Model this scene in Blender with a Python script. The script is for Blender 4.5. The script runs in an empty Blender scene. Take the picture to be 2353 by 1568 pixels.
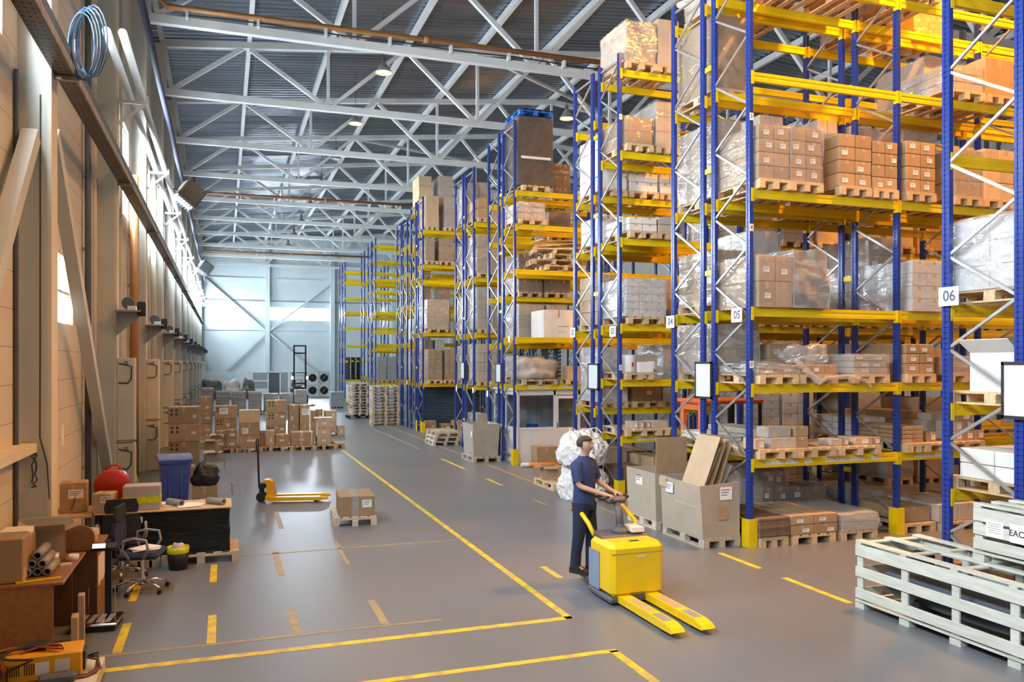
import bpy, bmesh, math, random
from mathutils import Vector, Matrix, noise
random.seed(7)
R = math.radians
S = bpy.context.scene
COL = S.collection
# ---------------------------------------------------------------- camera
F, CX, HY, H = 1870.0, 1176.5, 834.0, 2.75        # focal length, centre and horizon in photo pixels; eye height in metres
YAW = R(19.48)
CS, SN = math.cos(YAW), math.sin(YAW)
cam = bpy.data.cameras.new('camera')
cam.sensor_width = 36.0
cam.lens = F * 36.0 / 2353.0
cam.shift_y = (HY - 784.0) / 2353.0
cam.clip_end = 300
cam_o = bpy.data.objects.new('camera', cam)
cam_o.location = (0, 0, H)
cam_o.rotation_euler = (R(90), 0, -YAW)
COL.objects.link(cam_o)
S.camera = cam_o
# ---------------------------------------------------------------- exposure and sky
S.view_settings.view_transform = 'Standard'
S.view_settings.look = 'None'
S.view_settings.exposure = -0.22
S.view_settings.gamma = 1.0
S.view_settings.use_curve_mapping = False
S.cycles.use_denoising = True
S.cycles.max_bounces = 7
S.cycles.diffuse_bounces = 4
S.cycles.glossy_bounces = 3
S.cycles.transmission_bounces = 4
S.cycles.transparent_max_bounces = 14
S.cycles.caustics_reflective = False
S.cycles.caustics_refractive = False
S.cycles.sample_clamp_indirect = 6.0
world = bpy.data.worlds.new('sky')
S.world = world
world.use_nodes = True
bg = world.node_tree.nodes['Background']
bg.inputs[0].default_value = (0.72, 0.86, 1.0, 1)
bg.inputs[1].default_value = 0.34
WINDOW_LIGHT = 80.0
SODIUM = (1.0, 0.38, 0.03)                         # lamps over the rack lanes
WARM = (1.0, 0.60, 0.26)                           # lamps over the open floor
# ---------------------------------------------------------------- pixel <-> metre helpers
def G(px, py, z=0.0):
    d = F * (H - z) / (py - HY); u = (px - CX) / F * d
    return CS * u + SN * d, -SN * u + CS * d
def XatY(px, Y):
    r = (px - CX) / F
    return Y * (SN + r * CS) / (CS - r * SN)
def YatX(px, X):
    r = (px - CX) / F
    return X * (CS - r * SN) / (SN + r * CS)
def Zat(py, X, Y):
    return H + (HY - py) * (SN * X + CS * Y) / F
# ---------------------------------------------------------------- materials
MAT = {}
def lin(r, g, b): return (r, g, b, 1.0)
def mat(name, col, rough=0.6, metal=0.0, var=0.12, scale=6.0, rand=0.0, bump=0.0, bscale=None, emit=None, spec=0.5, stretch=(1, 1, 1), detail=3.0):
    m = bpy.data.materials.new(name); m.use_nodes = True
    nt = m.node_tree; N = nt.nodes; L = nt.links
    b = N['Principled BSDF']
    b.inputs['Roughness'].default_value = rough
    b.inputs['Metallic'].default_value = metal
    b.inputs['Specular IOR Level'].default_value = spec
    tc = N.new('ShaderNodeTexCoord'); mp = N.new('ShaderNodeMapping')
    mp.inputs['Scale'].default_value = stretch
    L.new(tc.outputs['Object'], mp.inputs['Vector'])
    nz = N.new('ShaderNodeTexNoise'); nz.inputs['Scale'].default_value = scale; nz.inputs['Detail'].default_value = detail
    L.new(mp.outputs[0], nz.inputs['Vector'])
    rp = N.new('ShaderNodeValToRGB')
    rp.color_ramp.elements[0].position = 0.3; rp.color_ramp.elements[1].position = 0.7
    rp.color_ramp.elements[0].color = tuple(max(0, x * (1 - var)) for x in col[:3]) + (1,)
    rp.color_ramp.elements[1].color = tuple(min(1, x * (1 + var)) for x in col[:3]) + (1,)
    L.new(nz.outputs['Fac'], rp.inputs[0])
    out = rp.outputs[0]
    if rand:
        oi = N.new('ShaderNodeObjectInfo'); hs = N.new('ShaderNodeHueSaturation')
        mr = N.new('ShaderNodeMapRange'); mr.inputs[3].default_value = 1 - rand; mr.inputs[4].default_value = 1 + rand
        L.new(oi.outputs['Random'], mr.inputs[0]); L.new(mr.outputs[0], hs.inputs['Value']); L.new(out, hs.inputs['Color']); out = hs.outputs[0]
    L.new(out, b.inputs['Base Color'])
    if bump:
        n2 = N.new('ShaderNodeTexNoise'); n2.inputs['Scale'].default_value = bscale or scale * 3; n2.inputs['Detail'].default_value = 4
        L.new(mp.outputs[0], n2.inputs['Vector'])
        bp = N.new('ShaderNodeBump'); bp.inputs['Strength'].default_value = bump; bp.inputs['Distance'].default_value = 0.02
        L.new(n2.outputs['Fac'], bp.inputs['Height']); L.new(bp.outputs[0], b.inputs['Normal'])
    if emit:
        b.inputs['Emission Color'].default_value = emit[:3] + (1,) if len(emit) == 4 else emit + (1,)
        b.inputs['Emission Strength'].default_value = emit[3] if len(emit) == 4 else 1
    MAT[name] = m
    return m
mat('blue', (0.017, 0.042, 0.25), 0.24, 0.0, 0.10, 2.0)
mat('yellow', (0.80, 0.57, 0.004), 0.38, 0, 0.08, 3.0)
mat('galv', (0.46, 0.48, 0.51), 0.36, 0.7, 0.12, 9.0)
mat('white_steel', (0.74, 0.76, 0.75), 0.5, 0, 0.05, 2.0)
mat('cream', (0.68, 0.63, 0.54), 0.7, 0, 0.06, 1.3, bump=0.05)
mat('cream_panel', (0.76, 0.70, 0.56), 0.6, 0, 0.06, 2.0)
mat('column_paint', (0.62, 0.63, 0.56), 0.55, 0, 0.05, 1.5)
mat('grey_wall', (0.66, 0.74, 0.78), 0.6, 0, 0.06, 0.6)
mat('card', (0.38, 0.255, 0.14), 0.8, 0, 0.09, 5.0, rand=0.14, bump=0.05, bscale=40)
mat('card_light', (0.55, 0.41, 0.27), 0.8, 0, 0.08, 5.0, rand=0.10, bump=0.05, bscale=40)
mat('card_grey', (0.46, 0.41, 0.345), 0.75, 0, 0.09, 5.0, rand=0.10)
mat('bin_card', (0.46, 0.385, 0.295), 0.8, 0, 0.06, 4.0, bump=0.05, bscale=40)
mat('tank', (0.05, 0.065, 0.10), 0.4, 0, 0.12, 3.0)
mat('card_white', (0.74, 0.72, 0.68), 0.7, 0, 0.06, 4.0, rand=0.06)
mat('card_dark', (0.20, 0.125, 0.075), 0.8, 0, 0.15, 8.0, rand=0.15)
mat('tape', (0.50, 0.36, 0.22), 0.3, 0, 0.05, 10.0)
mat('paper', (0.86, 0.86, 0.85), 0.7, 0, 0.03, 10.0)
mat('ink', (0.05, 0.05, 0.055), 0.7, 0, 0.05, 5.0)
mat('number_ink', (0.09, 0.105, 0.15), 0.7, 0, 0.05, 5.0)
mat('wood', (0.60, 0.44, 0.26), 0.75, 0, 0.2, 5.0, rand=0.15, stretch=(1, 6, 6))
mat('wood_grey', (0.55, 0.48, 0.38), 0.8, 0, 0.2, 5.0, rand=0.15, stretch=(1, 6, 6))
mat('crate_wood', (0.55, 0.57, 0.50), 0.75, 0, 0.12, 3.0, rand=0.06, stretch=(8, 1, 8))
mat('laminate', (0.30, 0.135, 0.045), 0.4, 0, 0.18, 3.0, stretch=(6, 1, 6))
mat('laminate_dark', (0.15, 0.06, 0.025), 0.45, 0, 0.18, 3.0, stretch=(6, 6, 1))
mat('plywood', (0.62, 0.43, 0.22), 0.5, 0, 0.10, 4.0, stretch=(1, 6, 1))
mat('black', (0.014, 0.014, 0.016), 0.6, 0, 0.2, 6.0)
mat('black_film', (0.007, 0.008, 0.009), 0.30, 0, 0.3, 6.0, spec=0.3, bump=0.6, bscale=9, stretch=(1, 1, 4))
mat('black_metal', (0.03, 0.033, 0.04), 0.35, 0.3, 0.2, 6.0)
mat('dark_grey', (0.09, 0.095, 0.105), 0.5, 0, 0.12, 6.0)
mat('mid_grey', (0.27, 0.28, 0.29), 0.5, 0, 0.1, 4.0)
mat('grey_box', (0.30, 0.33, 0.345), 0.55, 0, 0.08, 3.0)
mat('bluegrey', (0.22, 0.29, 0.40), 0.45, 0, 0.08, 3.0)
mat('truck_yellow', (0.86, 0.58, 0.006), 0.3, 0, 0.04, 3.0)
mat('jack_yellow', (0.85, 0.43, 0.005), 0.32, 0, 0.06, 3.0)
mat('charger_yellow', (0.83, 0.40, 0.01), 0.35, 0, 0.05, 3.0)
mat('chrome', (0.75, 0.76, 0.78), 0.18, 1.0, 0.05, 5.0)
mat('bin_blue', (0.065, 0.10, 0.34), 0.42, 0, 0.06, 4.0)
mat('bin_lid', (0.17, 0.21, 0.45), 0.42, 0, 0.06, 4.0)
mat('red', (0.42, 0.025, 0.012), 0.22, 0, 0.1, 4.0)
mat('orange_paint', (0.80, 0.17, 0.05), 0.5, 0, 0.1, 4.0)
mat('orange_tube', (0.80, 0.27, 0.03), 0.35, 0, 0.05, 4.0)
mat('gas_pipe', (0.40, 0.18, 0.06), 0.45, 0, 0.12, 4.0)
mat('plastic_white', (0.80, 0.81, 0.82), 0.35, 0, 0.03, 4.0)
mat('plastic_blue', (0.02, 0.16, 0.60), 0.45, 0, 0.1, 4.0)
mat('fabric_navy', (0.018, 0.024, 0.06), 0.85, 0, 0.15, 12.0, bump=0.15, bscale=40)
mat('shirt', (0.026, 0.045, 0.135), 0.9, 0, 0.12, 10.0, bump=0.2, bscale=25)
mat('trousers', (0.014, 0.019, 0.045), 0.9, 0, 0.12, 10.0, bump=0.2, bscale=25)
mat('skin', (0.50, 0.30, 0.215), 0.55, 0, 0.05, 12.0)
mat('hair', (0.035, 0.025, 0.02), 0.7, 0, 0.3, 40.0)
mat('bag_white', (0.82, 0.82, 0.81), 0.5, 0, 0.05, 4.0, bump=0.5, bscale=14)
mat('black_bag', (0.018, 0.015, 0.015), 0.25, 0, 0.2, 6.0, bump=0.9, bscale=16)
mat('tarp', (0.50, 0.44, 0.38), 0.55, 0, 0.2, 3.0, bump=0.5, bscale=8)
mat('olive_tarp', (0.10, 0.10, 0.07), 0.6, 0, 0.5, 4.0, bump=0.5, bscale=8)
mat('sack', (0.40, 0.335, 0.27), 0.6, 0, 0.15, 5.0, rand=0.1, bump=0.4, bscale=9, stretch=(1, 1, 3))
mat('sack_light', (0.62, 0.52, 0.44), 0.6, 0, 0.25, 8.0, rand=0.08, bump=0.4, bscale=9)
mat('dark_bale', (0.10, 0.085, 0.075), 0.65, 0, 0.3, 6.0, rand=0.1, bump=0.5, bscale=8)
mat('blue_cable', (0.035, 0.085, 0.16), 0.4, 0, 0.1, 4.0)
mat('dark_cable', (0.035, 0.03, 0.03), 0.5, 0, 0.1, 4.0)
mat('red_cable', (0.28, 0.05, 0.02), 0.5, 0, 0.1, 4.0)
mat('tray', (0.13, 0.10, 0.08), 0.42, 0.6, 0.25, 6.0)
mat('tray_lit', (0.46, 0.36, 0.26), 0.4, 0.6, 0.25, 6.0)  # paler copy of the tray steel, light on its edges put into the colour
mat('shutter_blue', (0.045, 0.085, 0.13), 0.5, 0, 0.12, 3.0)
mat('board_face', (0.70, 0.78, 0.80), 0.25, 0, 0.02, 2.0)
mat('board_frame', (0.02, 0.022, 0.035), 0.4, 0, 0.05, 2.0)
mat('lamp_metal', (0.55, 0.52, 0.47), 0.35, 0.6, 0.08, 4.0)
mat('lamp_on', (1, 0.8, 0.5), 0.5, emit=(1.0, 0.60, 0.20, 6.5))
mat('lamp_white', (1, 1, 1), 0.5, emit=(0.95, 0.98, 1.0, 5.0))
mat('lamp_off', (0.6, 0.62, 0.62), 0.3)
mat('headlight', (1, 1, 1), 0.5, emit=(1.0, 1.0, 0.95, 60.0))
mat('lcd', (0.6, 0.8, 0.9), 0.4, emit=(0.72, 0.90, 1.0, 1.1))
mat('window_light', (1, 1, 1), 0.5, emit=(0.78, 0.90, 1.0, WINDOW_LIGHT))
mat('window_far', (1, 1, 1), 0.5, emit=(0.78, 0.90, 1.0, WINDOW_LIGHT * 1.0))
mat('heater_brown', (0.10, 0.075, 0.05), 0.5)
mat('window_dim', (1, 1, 1), 0.5, emit=(0.90, 0.95, 1.0, 4.0))
mat('yellow_tape', (0.62, 0.60, 0.01), 0.3, 0, 0.15, 20.0)
mat('blue_tape', (0.05, 0.08, 0.35), 0.3, 0, 0.1, 20.0)
mat('core', (0.30, 0.27, 0.25), 0.5, 0, 0.1, 8.0)
mat('dark_hole', (0.01, 0.01, 0.01), 0.9, 0, 0.1, 4.0)
mat('plate', (0.22, 0.215, 0.21), 0.45, 0.2, 0.15, 6.0)

def film_material(name, tint, amount, bs):
    m = bpy.data.materials.new(name); m.use_nodes = True
    nt = m.node_tree; N = nt.nodes; L = nt.links
    out = N['Material Output']; N.remove(N['Principled BSDF'])
    tr = N.new('ShaderNodeBsdfTransparent'); tr.inputs[0].default_value = (0.97, 0.98, 0.99, 1)
    gl = N.new('ShaderNodeBsdfGlossy'); gl.inputs['Color'].default_value = (1, 1, 1, 1); gl.inputs['Roughness'].default_value = 0.16
    df = N.new('ShaderNodeBsdfDiffuse'); df.inputs[0].default_value = tint
    tc = N.new('ShaderNodeTexCoord'); mp = N.new('ShaderNodeMapping'); mp.inputs['Scale'].default_value = (1, 1, 2.6); mp.inputs['Rotation'].default_value = (0.4, 0.3, 0)
    L.new(tc.outputs['Object'], mp.inputs['Vector'])
    nz = N.new('ShaderNodeTexNoise'); nz.inputs['Scale'].default_value = bs; nz.inputs['Detail'].default_value = 2.5; nz.inputs['Distortion'].default_value = 1.2
    L.new(mp.outputs[0], nz.inputs['Vector'])
    bp = N.new('ShaderNodeBump'); bp.inputs['Strength'].default_value = 0.7; bp.inputs['Distance'].default_value = 0.03
    L.new(nz.outputs['Fac'], bp.inputs['Height']); L.new(bp.outputs[0], gl.inputs['Normal'])
    mx1 = N.new('ShaderNodeMixShader'); mx1.inputs[0].default_value = 0.45
    L.new(df.outputs[0], mx1.inputs[1]); L.new(gl.outputs[0], mx1.inputs[2])
    rp = N.new('ShaderNodeMapRange'); rp.inputs[1].default_value = 0.42; rp.inputs[2].default_value = 0.72
    rp.inputs[3].default_value = amount * 0.7; rp.inputs[4].default_value = min(1.0, amount * 1.45)
    L.new(nz.outputs['Fac'], rp.inputs[0])
    mx2 = N.new('ShaderNodeMixShader'); L.new(rp.outputs[0], mx2.inputs[0]); L.new(tr.outputs[0], mx2.inputs[1]); L.new(mx1.outputs[0], mx2.inputs[2])
    L.new(mx2.outputs[0], out.inputs[0]); MAT[name] = m
film_material('film', (0.75, 0.76, 0.77, 1), 0.24, 3.0)
film_material('film_dark', (0.05, 0.045, 0.04, 1), 0.16, 5.0)
film_material('film_heavy', (0.80, 0.81, 0.82, 1), 0.44, 3.2)

def glass_material():
    m = bpy.data.materials.new('glass'); m.use_nodes = True
    nt = m.node_tree; N = nt.nodes; L = nt.links
    out = N['Material Output']; N.remove(N['Principled BSDF'])
    tr = N.new('ShaderNodeBsdfTransparent'); tr.inputs[0].default_value = (0.82, 0.88, 0.92, 1)
    gl = N.new('ShaderNodeBsdfGlossy'); gl.inputs['Roughness'].default_value = 0.03
    mx = N.new('ShaderNodeMixShader'); mx.inputs[0].default_value = 0.14
    L.new(tr.outputs[0], mx.inputs[1]); L.new(gl.outputs[0], mx.inputs[2]); L.new(mx.outputs[0], out.inputs[0]); MAT['glass'] = m
glass_material()

def floor_material():
    m = mat('concrete', (0.20, 0.215, 0.24), 0.4, 0, 0.12, 0.35, spec=0.75, detail=6.0)
    nt = m.node_tree; N = nt.nodes; L = nt.links; b = N['Principled BSDF']
    tc = N.new('ShaderNodeTexCoord')
    n1 = N.new('ShaderNodeTexNoise'); n1.inputs['Scale'].default_value = 0.9; n1.inputs['Detail'].default_value = 5
    mp = N.new('ShaderNodeMapping'); mp.inputs['Scale'].default_value = (1.0, 0.35, 1)
    L.new(tc.outputs['Object'], mp.inputs[0]); L.new(mp.outputs[0], n1.inputs['Vector'])
    mr = N.new('ShaderNodeMapRange'); mr.inputs[1].default_value = 0.3; mr.inputs[2].default_value = 0.7; mr.inputs[3].default_value = 0.31; mr.inputs[4].default_value = 0.36
    L.new(n1.outputs['Fac'], mr.inputs[0]); L.new(mr.outputs[0], b.inputs['Roughness'])
    n2 = N.new('ShaderNodeTexNoise'); n2.inputs['Scale'].default_value = 90; n2.inputs['Detail'].default_value = 2
    L.new(tc.outputs['Object'], n2.inputs['Vector'])
    mixc = N.new('ShaderNodeMix'); mixc.data_type = 'RGBA'; mixc.blend_type = 'MULTIPLY'; mixc.inputs[0].default_value = 0.35
    src = b.inputs['Base Color'].links[0].from_socket
    L.new(src, mixc.inputs[6]); L.new(n2.outputs['Fac'], mixc.inputs[7])
    gm = N.new('ShaderNodeGamma'); gm.inputs[1].default_value = 1.0
    L.new(mixc.outputs[2], gm.inputs[0]); L.new(gm.outputs[0], b.inputs['Base Color'])
floor_material()

def worn_paint(name, col, wear):
    m = mat(name, col, 0.5, 0, 0.1, 3.0)
    nt = m.node_tree; N = nt.nodes; L = nt.links; b = N['Principled BSDF']
    tc = N.new('ShaderNodeTexCoord'); n1 = N.new('ShaderNodeTexNoise'); n1.inputs['Scale'].default_value = 7; n1.inputs['Detail'].default_value = 6
    L.new(tc.outputs['Object'], n1.inputs['Vector'])
    rp = N.new('ShaderNodeMapRange'); rp.inputs[1].default_value = 0.5 - wear * 0.2; rp.inputs[2].default_value = 0.62
    rp.inputs[3].default_value = 0.0 if wear < 0.6 else 0.45; rp.inputs[4].default_value = 0.9 if wear > 0.3 else 0.55
    L.new(n1.outputs['Fac'], rp.inputs[0])
    mx = N.new('ShaderNodeMix'); mx.data_type = 'RGBA'
    src = b.inputs['Base Color'].links[0].from_socket
    L.new(rp.outputs[0], mx.inputs[0]); L.new(src, mx.inputs[6]); mx.inputs[7].default_value = (0.25, 0.22, 0.19, 1)
    L.new(mx.outputs[2], b.inputs['Base Color'])
worn_paint('line_yellow', (0.74, 0.55, 0.02), 0.25)
worn_paint('line_worn', (0.50, 0.37, 0.09), 0.7)

def deck_material():
    m = mat('deck', (0.21, 0.25, 0.30), 0.30, 0.8, 0.25, 0.5, stretch=(0.25, 4, 1))
    return m
deck_material()

def dotted_blue():
    m = MAT['blue']; nt = m.node_tree; N = nt.nodes; L = nt.links; b = N['Principled BSDF']
    tc = N.new('ShaderNodeTexCoord'); sx = N.new('ShaderNodeSeparateXYZ'); L.new(tc.outputs['Object'], sx.inputs[0])
    def M(op, a, c=None):
        n = N.new('ShaderNodeMath'); n.operation = op
        for i, v in enumerate((a, c)):
            if v is None: continue
            if isinstance(v, (int, float)): n.inputs[i].default_value = v
            else: L.new(v, n.inputs[i])
        return n.outputs[0]
    fz = M('MULTIPLY', M('SUBTRACT', M('FRACT', M('MULTIPLY', sx.outputs['Z'], 16.0)), 0.5), 1 / 16.0)
    def ring(coord, at):
        dy = M('SUBTRACT', M('ABSOLUTE', coord), at)
        return M('LESS_THAN', M('ADD', M('MULTIPLY', fz, fz), M('MULTIPLY', dy, dy)), 0.006 ** 2)
    hole = M('MAXIMUM', ring(sx.outputs['Y'], 0.026), ring(sx.outputs['X'], 0.024))
    mx = N.new('ShaderNodeMix'); mx.data_type = 'RGBA'
    src = b.inputs['Base Color'].links[0].from_socket
    L.new(hole, mx.inputs[0]); L.new(src, mx.inputs[6]); mx.inputs[7].default_value = (0.008, 0.010, 0.03, 1)
    L.new(mx.outputs[2], b.inputs['Base Color'])
dotted_blue()

def tray_holes():
    m = MAT['tray']; nt = m.node_tree; N = nt.nodes; L = nt.links; b = N['Principled BSDF']
    tc = N.new('ShaderNodeTexCoord'); mp = N.new('ShaderNodeMapping'); mp.inputs['Scale'].default_value = (16, 9, 1); L.new(tc.outputs['Object'], mp.inputs[0])
    fr = N.new('ShaderNodeVectorMath'); fr.operation = 'FRACTION'; L.new(mp.outputs[0], fr.inputs[0])
    sx = N.new('ShaderNodeSeparateXYZ'); L.new(fr.outputs[0], sx.inputs[0])
    c = []
    for k, lo in (('X', 0.45), ('Y', 0.62)):
        a = N.new('ShaderNodeMath'); a.operation = 'GREATER_THAN'; a.inputs[1].default_value = lo; L.new(sx.outputs[k], a.inputs[0]); c.append(a.outputs[0])
    mu = N.new('ShaderNodeMath'); mu.operation = 'MULTIPLY'; L.new(c[0], mu.inputs[0]); L.new(c[1], mu.inputs[1])
    mx = N.new('ShaderNodeMix'); mx.data_type = 'RGBA'; L.new(mu.outputs[0], mx.inputs[0]); L.new(b.inputs['Base Color'].links[0].from_socket, mx.inputs[6]); mx.inputs[7].default_value = (0.01, 0.01, 0.01, 1)
    L.new(mx.outputs[2], b.inputs['Base Color'])
tray_holes()

def barcode_material():
    m = mat('barcode', (0.8, 0.8, 0.78), 0.6)
    nt = m.node_tree; N = nt.nodes; L = nt.links; b = N['Principled BSDF']
    tc = N.new('ShaderNodeTexCoord'); n1 = N.new('ShaderNodeTexNoise'); n1.noise_dimensions = '1D'; n1.inputs['Scale'].default_value = 110
    sx = N.new('ShaderNodeSeparateXYZ'); L.new(tc.outputs['Object'], sx.inputs[0]); L.new(sx.outputs['X'], n1.inputs['W'])
    gt = N.new('ShaderNodeMath'); gt.operation = 'GREATER_THAN'; gt.inputs[1].default_value = 0.54; L.new(n1.outputs['Fac'], gt.inputs[0])
    lz = N.new('ShaderNodeMath'); lz.operation = 'GREATER_THAN'; lz.inputs[1].default_value = -0.012; L.new(sx.outputs['Z'], lz.inputs[0])
    an = N.new('ShaderNodeMath'); an.operation = 'MULTIPLY'; L.new(gt.outputs[0], an.inputs[0]); L.new(lz.outputs[0], an.inputs[1])
    mx = N.new('ShaderNodeMix'); mx.data_type = 'RGBA'; mx.inputs[6].default_value = (0.8, 0.8, 0.78, 1); mx.inputs[7].default_value = (0.04, 0.04, 0.04, 1)
    L.new(an.outputs[0], mx.inputs[0]); L.new(mx.outputs[2], b.inputs['Base Color'])
barcode_material()

# ---------------------------------------------------------------- mesh helpers
class MB:
    """collects shapes, then links them as one mesh object"""
    def __init__(s): s.v = []; s.f = []; s.m = []
    def poly(s, vs, fs, mi=0):
        o = len(s.v); s.v += [tuple(v) for v in vs]
        for f in fs: s.f.append([i + o for i in f]); s.m.append(mi)
        return s
    def box(s, a, b, mi=0, bev=0.0, rot=None, at=None):
        (x0, y0, z0), (x1, y1, z1) = a, b
        if bev:
            vs = []; e = bev
            for sx in (0, 1):
                for sy in (0, 1):
                    for sz in (0, 1):
                        X = x1 if sx else x0; Y = y1 if sy else y0; Z = z1 if sz else z0
                        dx = -e if sx else e; dy = -e if sy else e; dz = -e if sz else e
                        vs += [(X, Y + dy, Z + dz), (X + dx, Y, Z + dz), (X + dx, Y + dy, Z)]
            i = lambda sx, sy, sz, k: (sx * 4 + sy * 2 + sz) * 3 + k
            fs = [[i(0,0,0,0), i(0,0,1,0), i(0,1,1,0), i(0,1,0,0)], [i(1,0,0,0), i(1,1,0,0), i(1,1,1,0), i(1,0,1,0)],
                  [i(0,0,0,1), i(1,0,0,1), i(1,0,1,1), i(0,0,1,1)], [i(0,1,0,1), i(0,1,1,1), i(1,1,1,1), i(1,1,0,1)],
                  [i(0,0,0,2), i(0,1,0,2), i(1,1,0,2), i(1,0,0,2)], [i(0,0,1,2), i(1,0,1,2), i(1,1,1,2), i(0,1,1,2)]]
            for sy in (0, 1):
                for sz in (0, 1): fs.append([i(0,sy,sz,1), i(1,sy,sz,1), i(1,sy,sz,2), i(0,sy,sz,2)])
            for sx in (0, 1):
                for sz in (0, 1): fs.append([i(sx,0,sz,0), i(sx,1,sz,0), i(sx,1,sz,2), i(sx,0,sz,2)])
            for sx in (0, 1):
                for sy in (0, 1): fs.append([i(sx,sy,0,0), i(sx,sy,1,0), i(sx,sy,1,1), i(sx,sy,0,1)])
            for sx in (0, 1):
                for sy in (0, 1):
                    for sz in (0, 1): fs.append([i(sx,sy,sz,0), i(sx,sy,sz,1), i(sx,sy,sz,2)])
        else:
            vs = [(x0,y0,z0),(x1,y0,z0),(x1,y1,z0),(x0,y1,z0),(x0,y0,z1),(x1,y0,z1),(x1,y1,z1),(x0,y1,z1)]
            fs = [[0,3,2,1],[4,5,6,7],[0,1,5,4],[1,2,6,5],[2,3,7,6],[3,0,4,7]]
        if rot is not None:
            c = Vector(at or (0, 0, 0)); vs = [tuple(c + rot @ (Vector(v) - c)) for v in vs]
        return s.poly(vs, fs, mi)
    def cbox(s, c, d, mi=0, bev=0.0, rot=None):
        a = [c[i] - d[i] / 2 for i in range(3)]; b = [c[i] + d[i] / 2 for i in range(3)]
        return s.box(a, b, mi, bev, rot, c)
    def bar(s, p, q, w, h=None, mi=0, up=(0, 0, 1)):
        p = Vector(p); q = Vector(q); h = h or w
        t = (q - p).normalized(); u = Vector(up)
        if abs(t.dot(u)) > 0.99: u = Vector((0, 1, 0))
        a = t.cross(u).normalized() * w / 2; b = a.cross(t).normalized() * h / 2
        vs = [p-a-b, p+a-b, p+a+b, p-a+b, q-a-b, q+a-b, q+a+b, q-a+b]
        return s.poly(vs, [[0,1,2,3],[7,6,5,4],[0,4,5,1],[1,5,6,2],[2,6,7,3],[3,7,4,0]], mi)
    def tube(s, pts, r, n=10, mi=0, caps=True):
        pts = [Vector(p) for p in pts]; rs = r if isinstance(r, (list, tuple)) else [r] * len(pts)
        vs = []; fs = []; ref = None
        for i, p in enumerate(pts):
            t = (pts[min(i+1, len(pts)-1)] - pts[max(i-1, 0)]).normalized()
            if ref is None: ref = Vector((0, 0, 1)) if abs(t.z) < 0.9 else Vector((1, 0, 0))
            a = (ref - t * ref.dot(t)).normalized(); ref = a; b = t.cross(a)
            for k in range(n):
                w = 2 * math.pi * k / n; vs.append(p + (a * math.cos(w) + b * math.sin(w)) * rs[i])
        for i in range(len(pts) - 1):
            for k in range(n):
                fs.append([i*n+k, i*n+(k+1) % n, (i+1)*n+(k+1) % n, (i+1)*n+k])
        if caps: fs.append(list(range(n))[::-1]); fs.append([(len(pts)-1)*n+k for k in range(n)])
        return s.poly(vs, fs, mi)
    def lathe(s, prof, c=(0, 0, 0), n=20, mi=0, axis='z', caps=True):
        vs = []; fs = []
        for (r, z) in prof:
            for k in range(n):
                w = 2 * math.pi * k / n; x, y = r * math.cos(w), r * math.sin(w)
                p = (x, y, z) if axis == 'z' else ((z, x, y) if axis == 'x' else (x, z, y))
                vs.append((c[0]+p[0], c[1]+p[1], c[2]+p[2]))
        for i in range(len(prof) - 1):
            for k in range(n): fs.append([i*n+k, i*n+(k+1) % n, (i+1)*n+(k+1) % n, (i+1)*n+k])
        if caps and prof[0][0] > 1e-4: fs.append(list(range(n))[::-1])
        if caps and prof[-1][0] > 1e-4: fs.append([(len(prof)-1)*n+k for k in range(n)])
        return s.poly(vs, fs, mi)
    def prism(s, pts, axis, a, b, mi=0):
        """closed outline extruded along an axis from a to b"""
        n = len(pts)
        def P(p, t): return (t, p[0], p[1]) if axis == 'x' else ((p[0], t, p[1]) if axis == 'y' else (p[0], p[1], t))
        vs = [P(p, a) for p in pts] + [P(p, b) for p in pts]
        fs = [list(range(n))[::-1], [n + k for k in range(n)]] + [[k, (k+1) % n, n+(k+1) % n, n+k] for k in range(n)]
        return s.poly(vs, fs, mi)
    def mesh(s, name, mats, smooth=False):
        me = bpy.data.meshes.new(name); me.from_pydata(s.v, [], s.f)
        mats = mats if isinstance(mats, (list, tuple)) else [mats]
        for m in mats: me.materials.append(MAT[m])
        if len(mats) > 1: me.polygons.foreach_set('material_index', s.m)
        bm = bmesh.new(); bm.from_mesh(me); bmesh.ops.recalc_face_normals(bm, faces=bm.faces); bm.to_mesh(me); bm.free()
        if smooth: me.polygons.foreach_set('use_smooth', [True] * len(me.polygons))
        me.update(); return me
    def build(s, name, mats, parent=None, loc=(0, 0, 0), rz=0.0, smooth=False):
        return put(name, s.mesh(name, mats, smooth), parent, loc, rz)
def put(name, me, parent=None, loc=(0, 0, 0), rz=0.0):
    o = bpy.data.objects.new(name, me); COL.objects.link(o)
    o.location = loc; o.rotation_euler = (0, 0, rz)
    if parent is not None: o.parent = parent
    return o
SEEN = {}
def tag(o, label, cat, group=None):
    if label in SEEN and not (group and SEEN[label] == group): print('DUPLICATE LABEL', label)
    n = len(label.split())
    if n > 16 or n < 4: print('LABEL LENGTH', n, label)
    SEEN[label] = group or '-'
    o['label'] = label; o['category'] = cat
    if group: o['group'] = group
    return o
def thing(name, label, cat, loc=(0, 0, 0), rz=0.0, group=None):
    o = bpy.data.objects.new(name, None); COL.objects.link(o)
    o.location = loc; o.rotation_euler = (0, 0, rz)
    return tag(o, label, cat, group)
def struct(o): o['kind'] = 'structure'; return o
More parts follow.
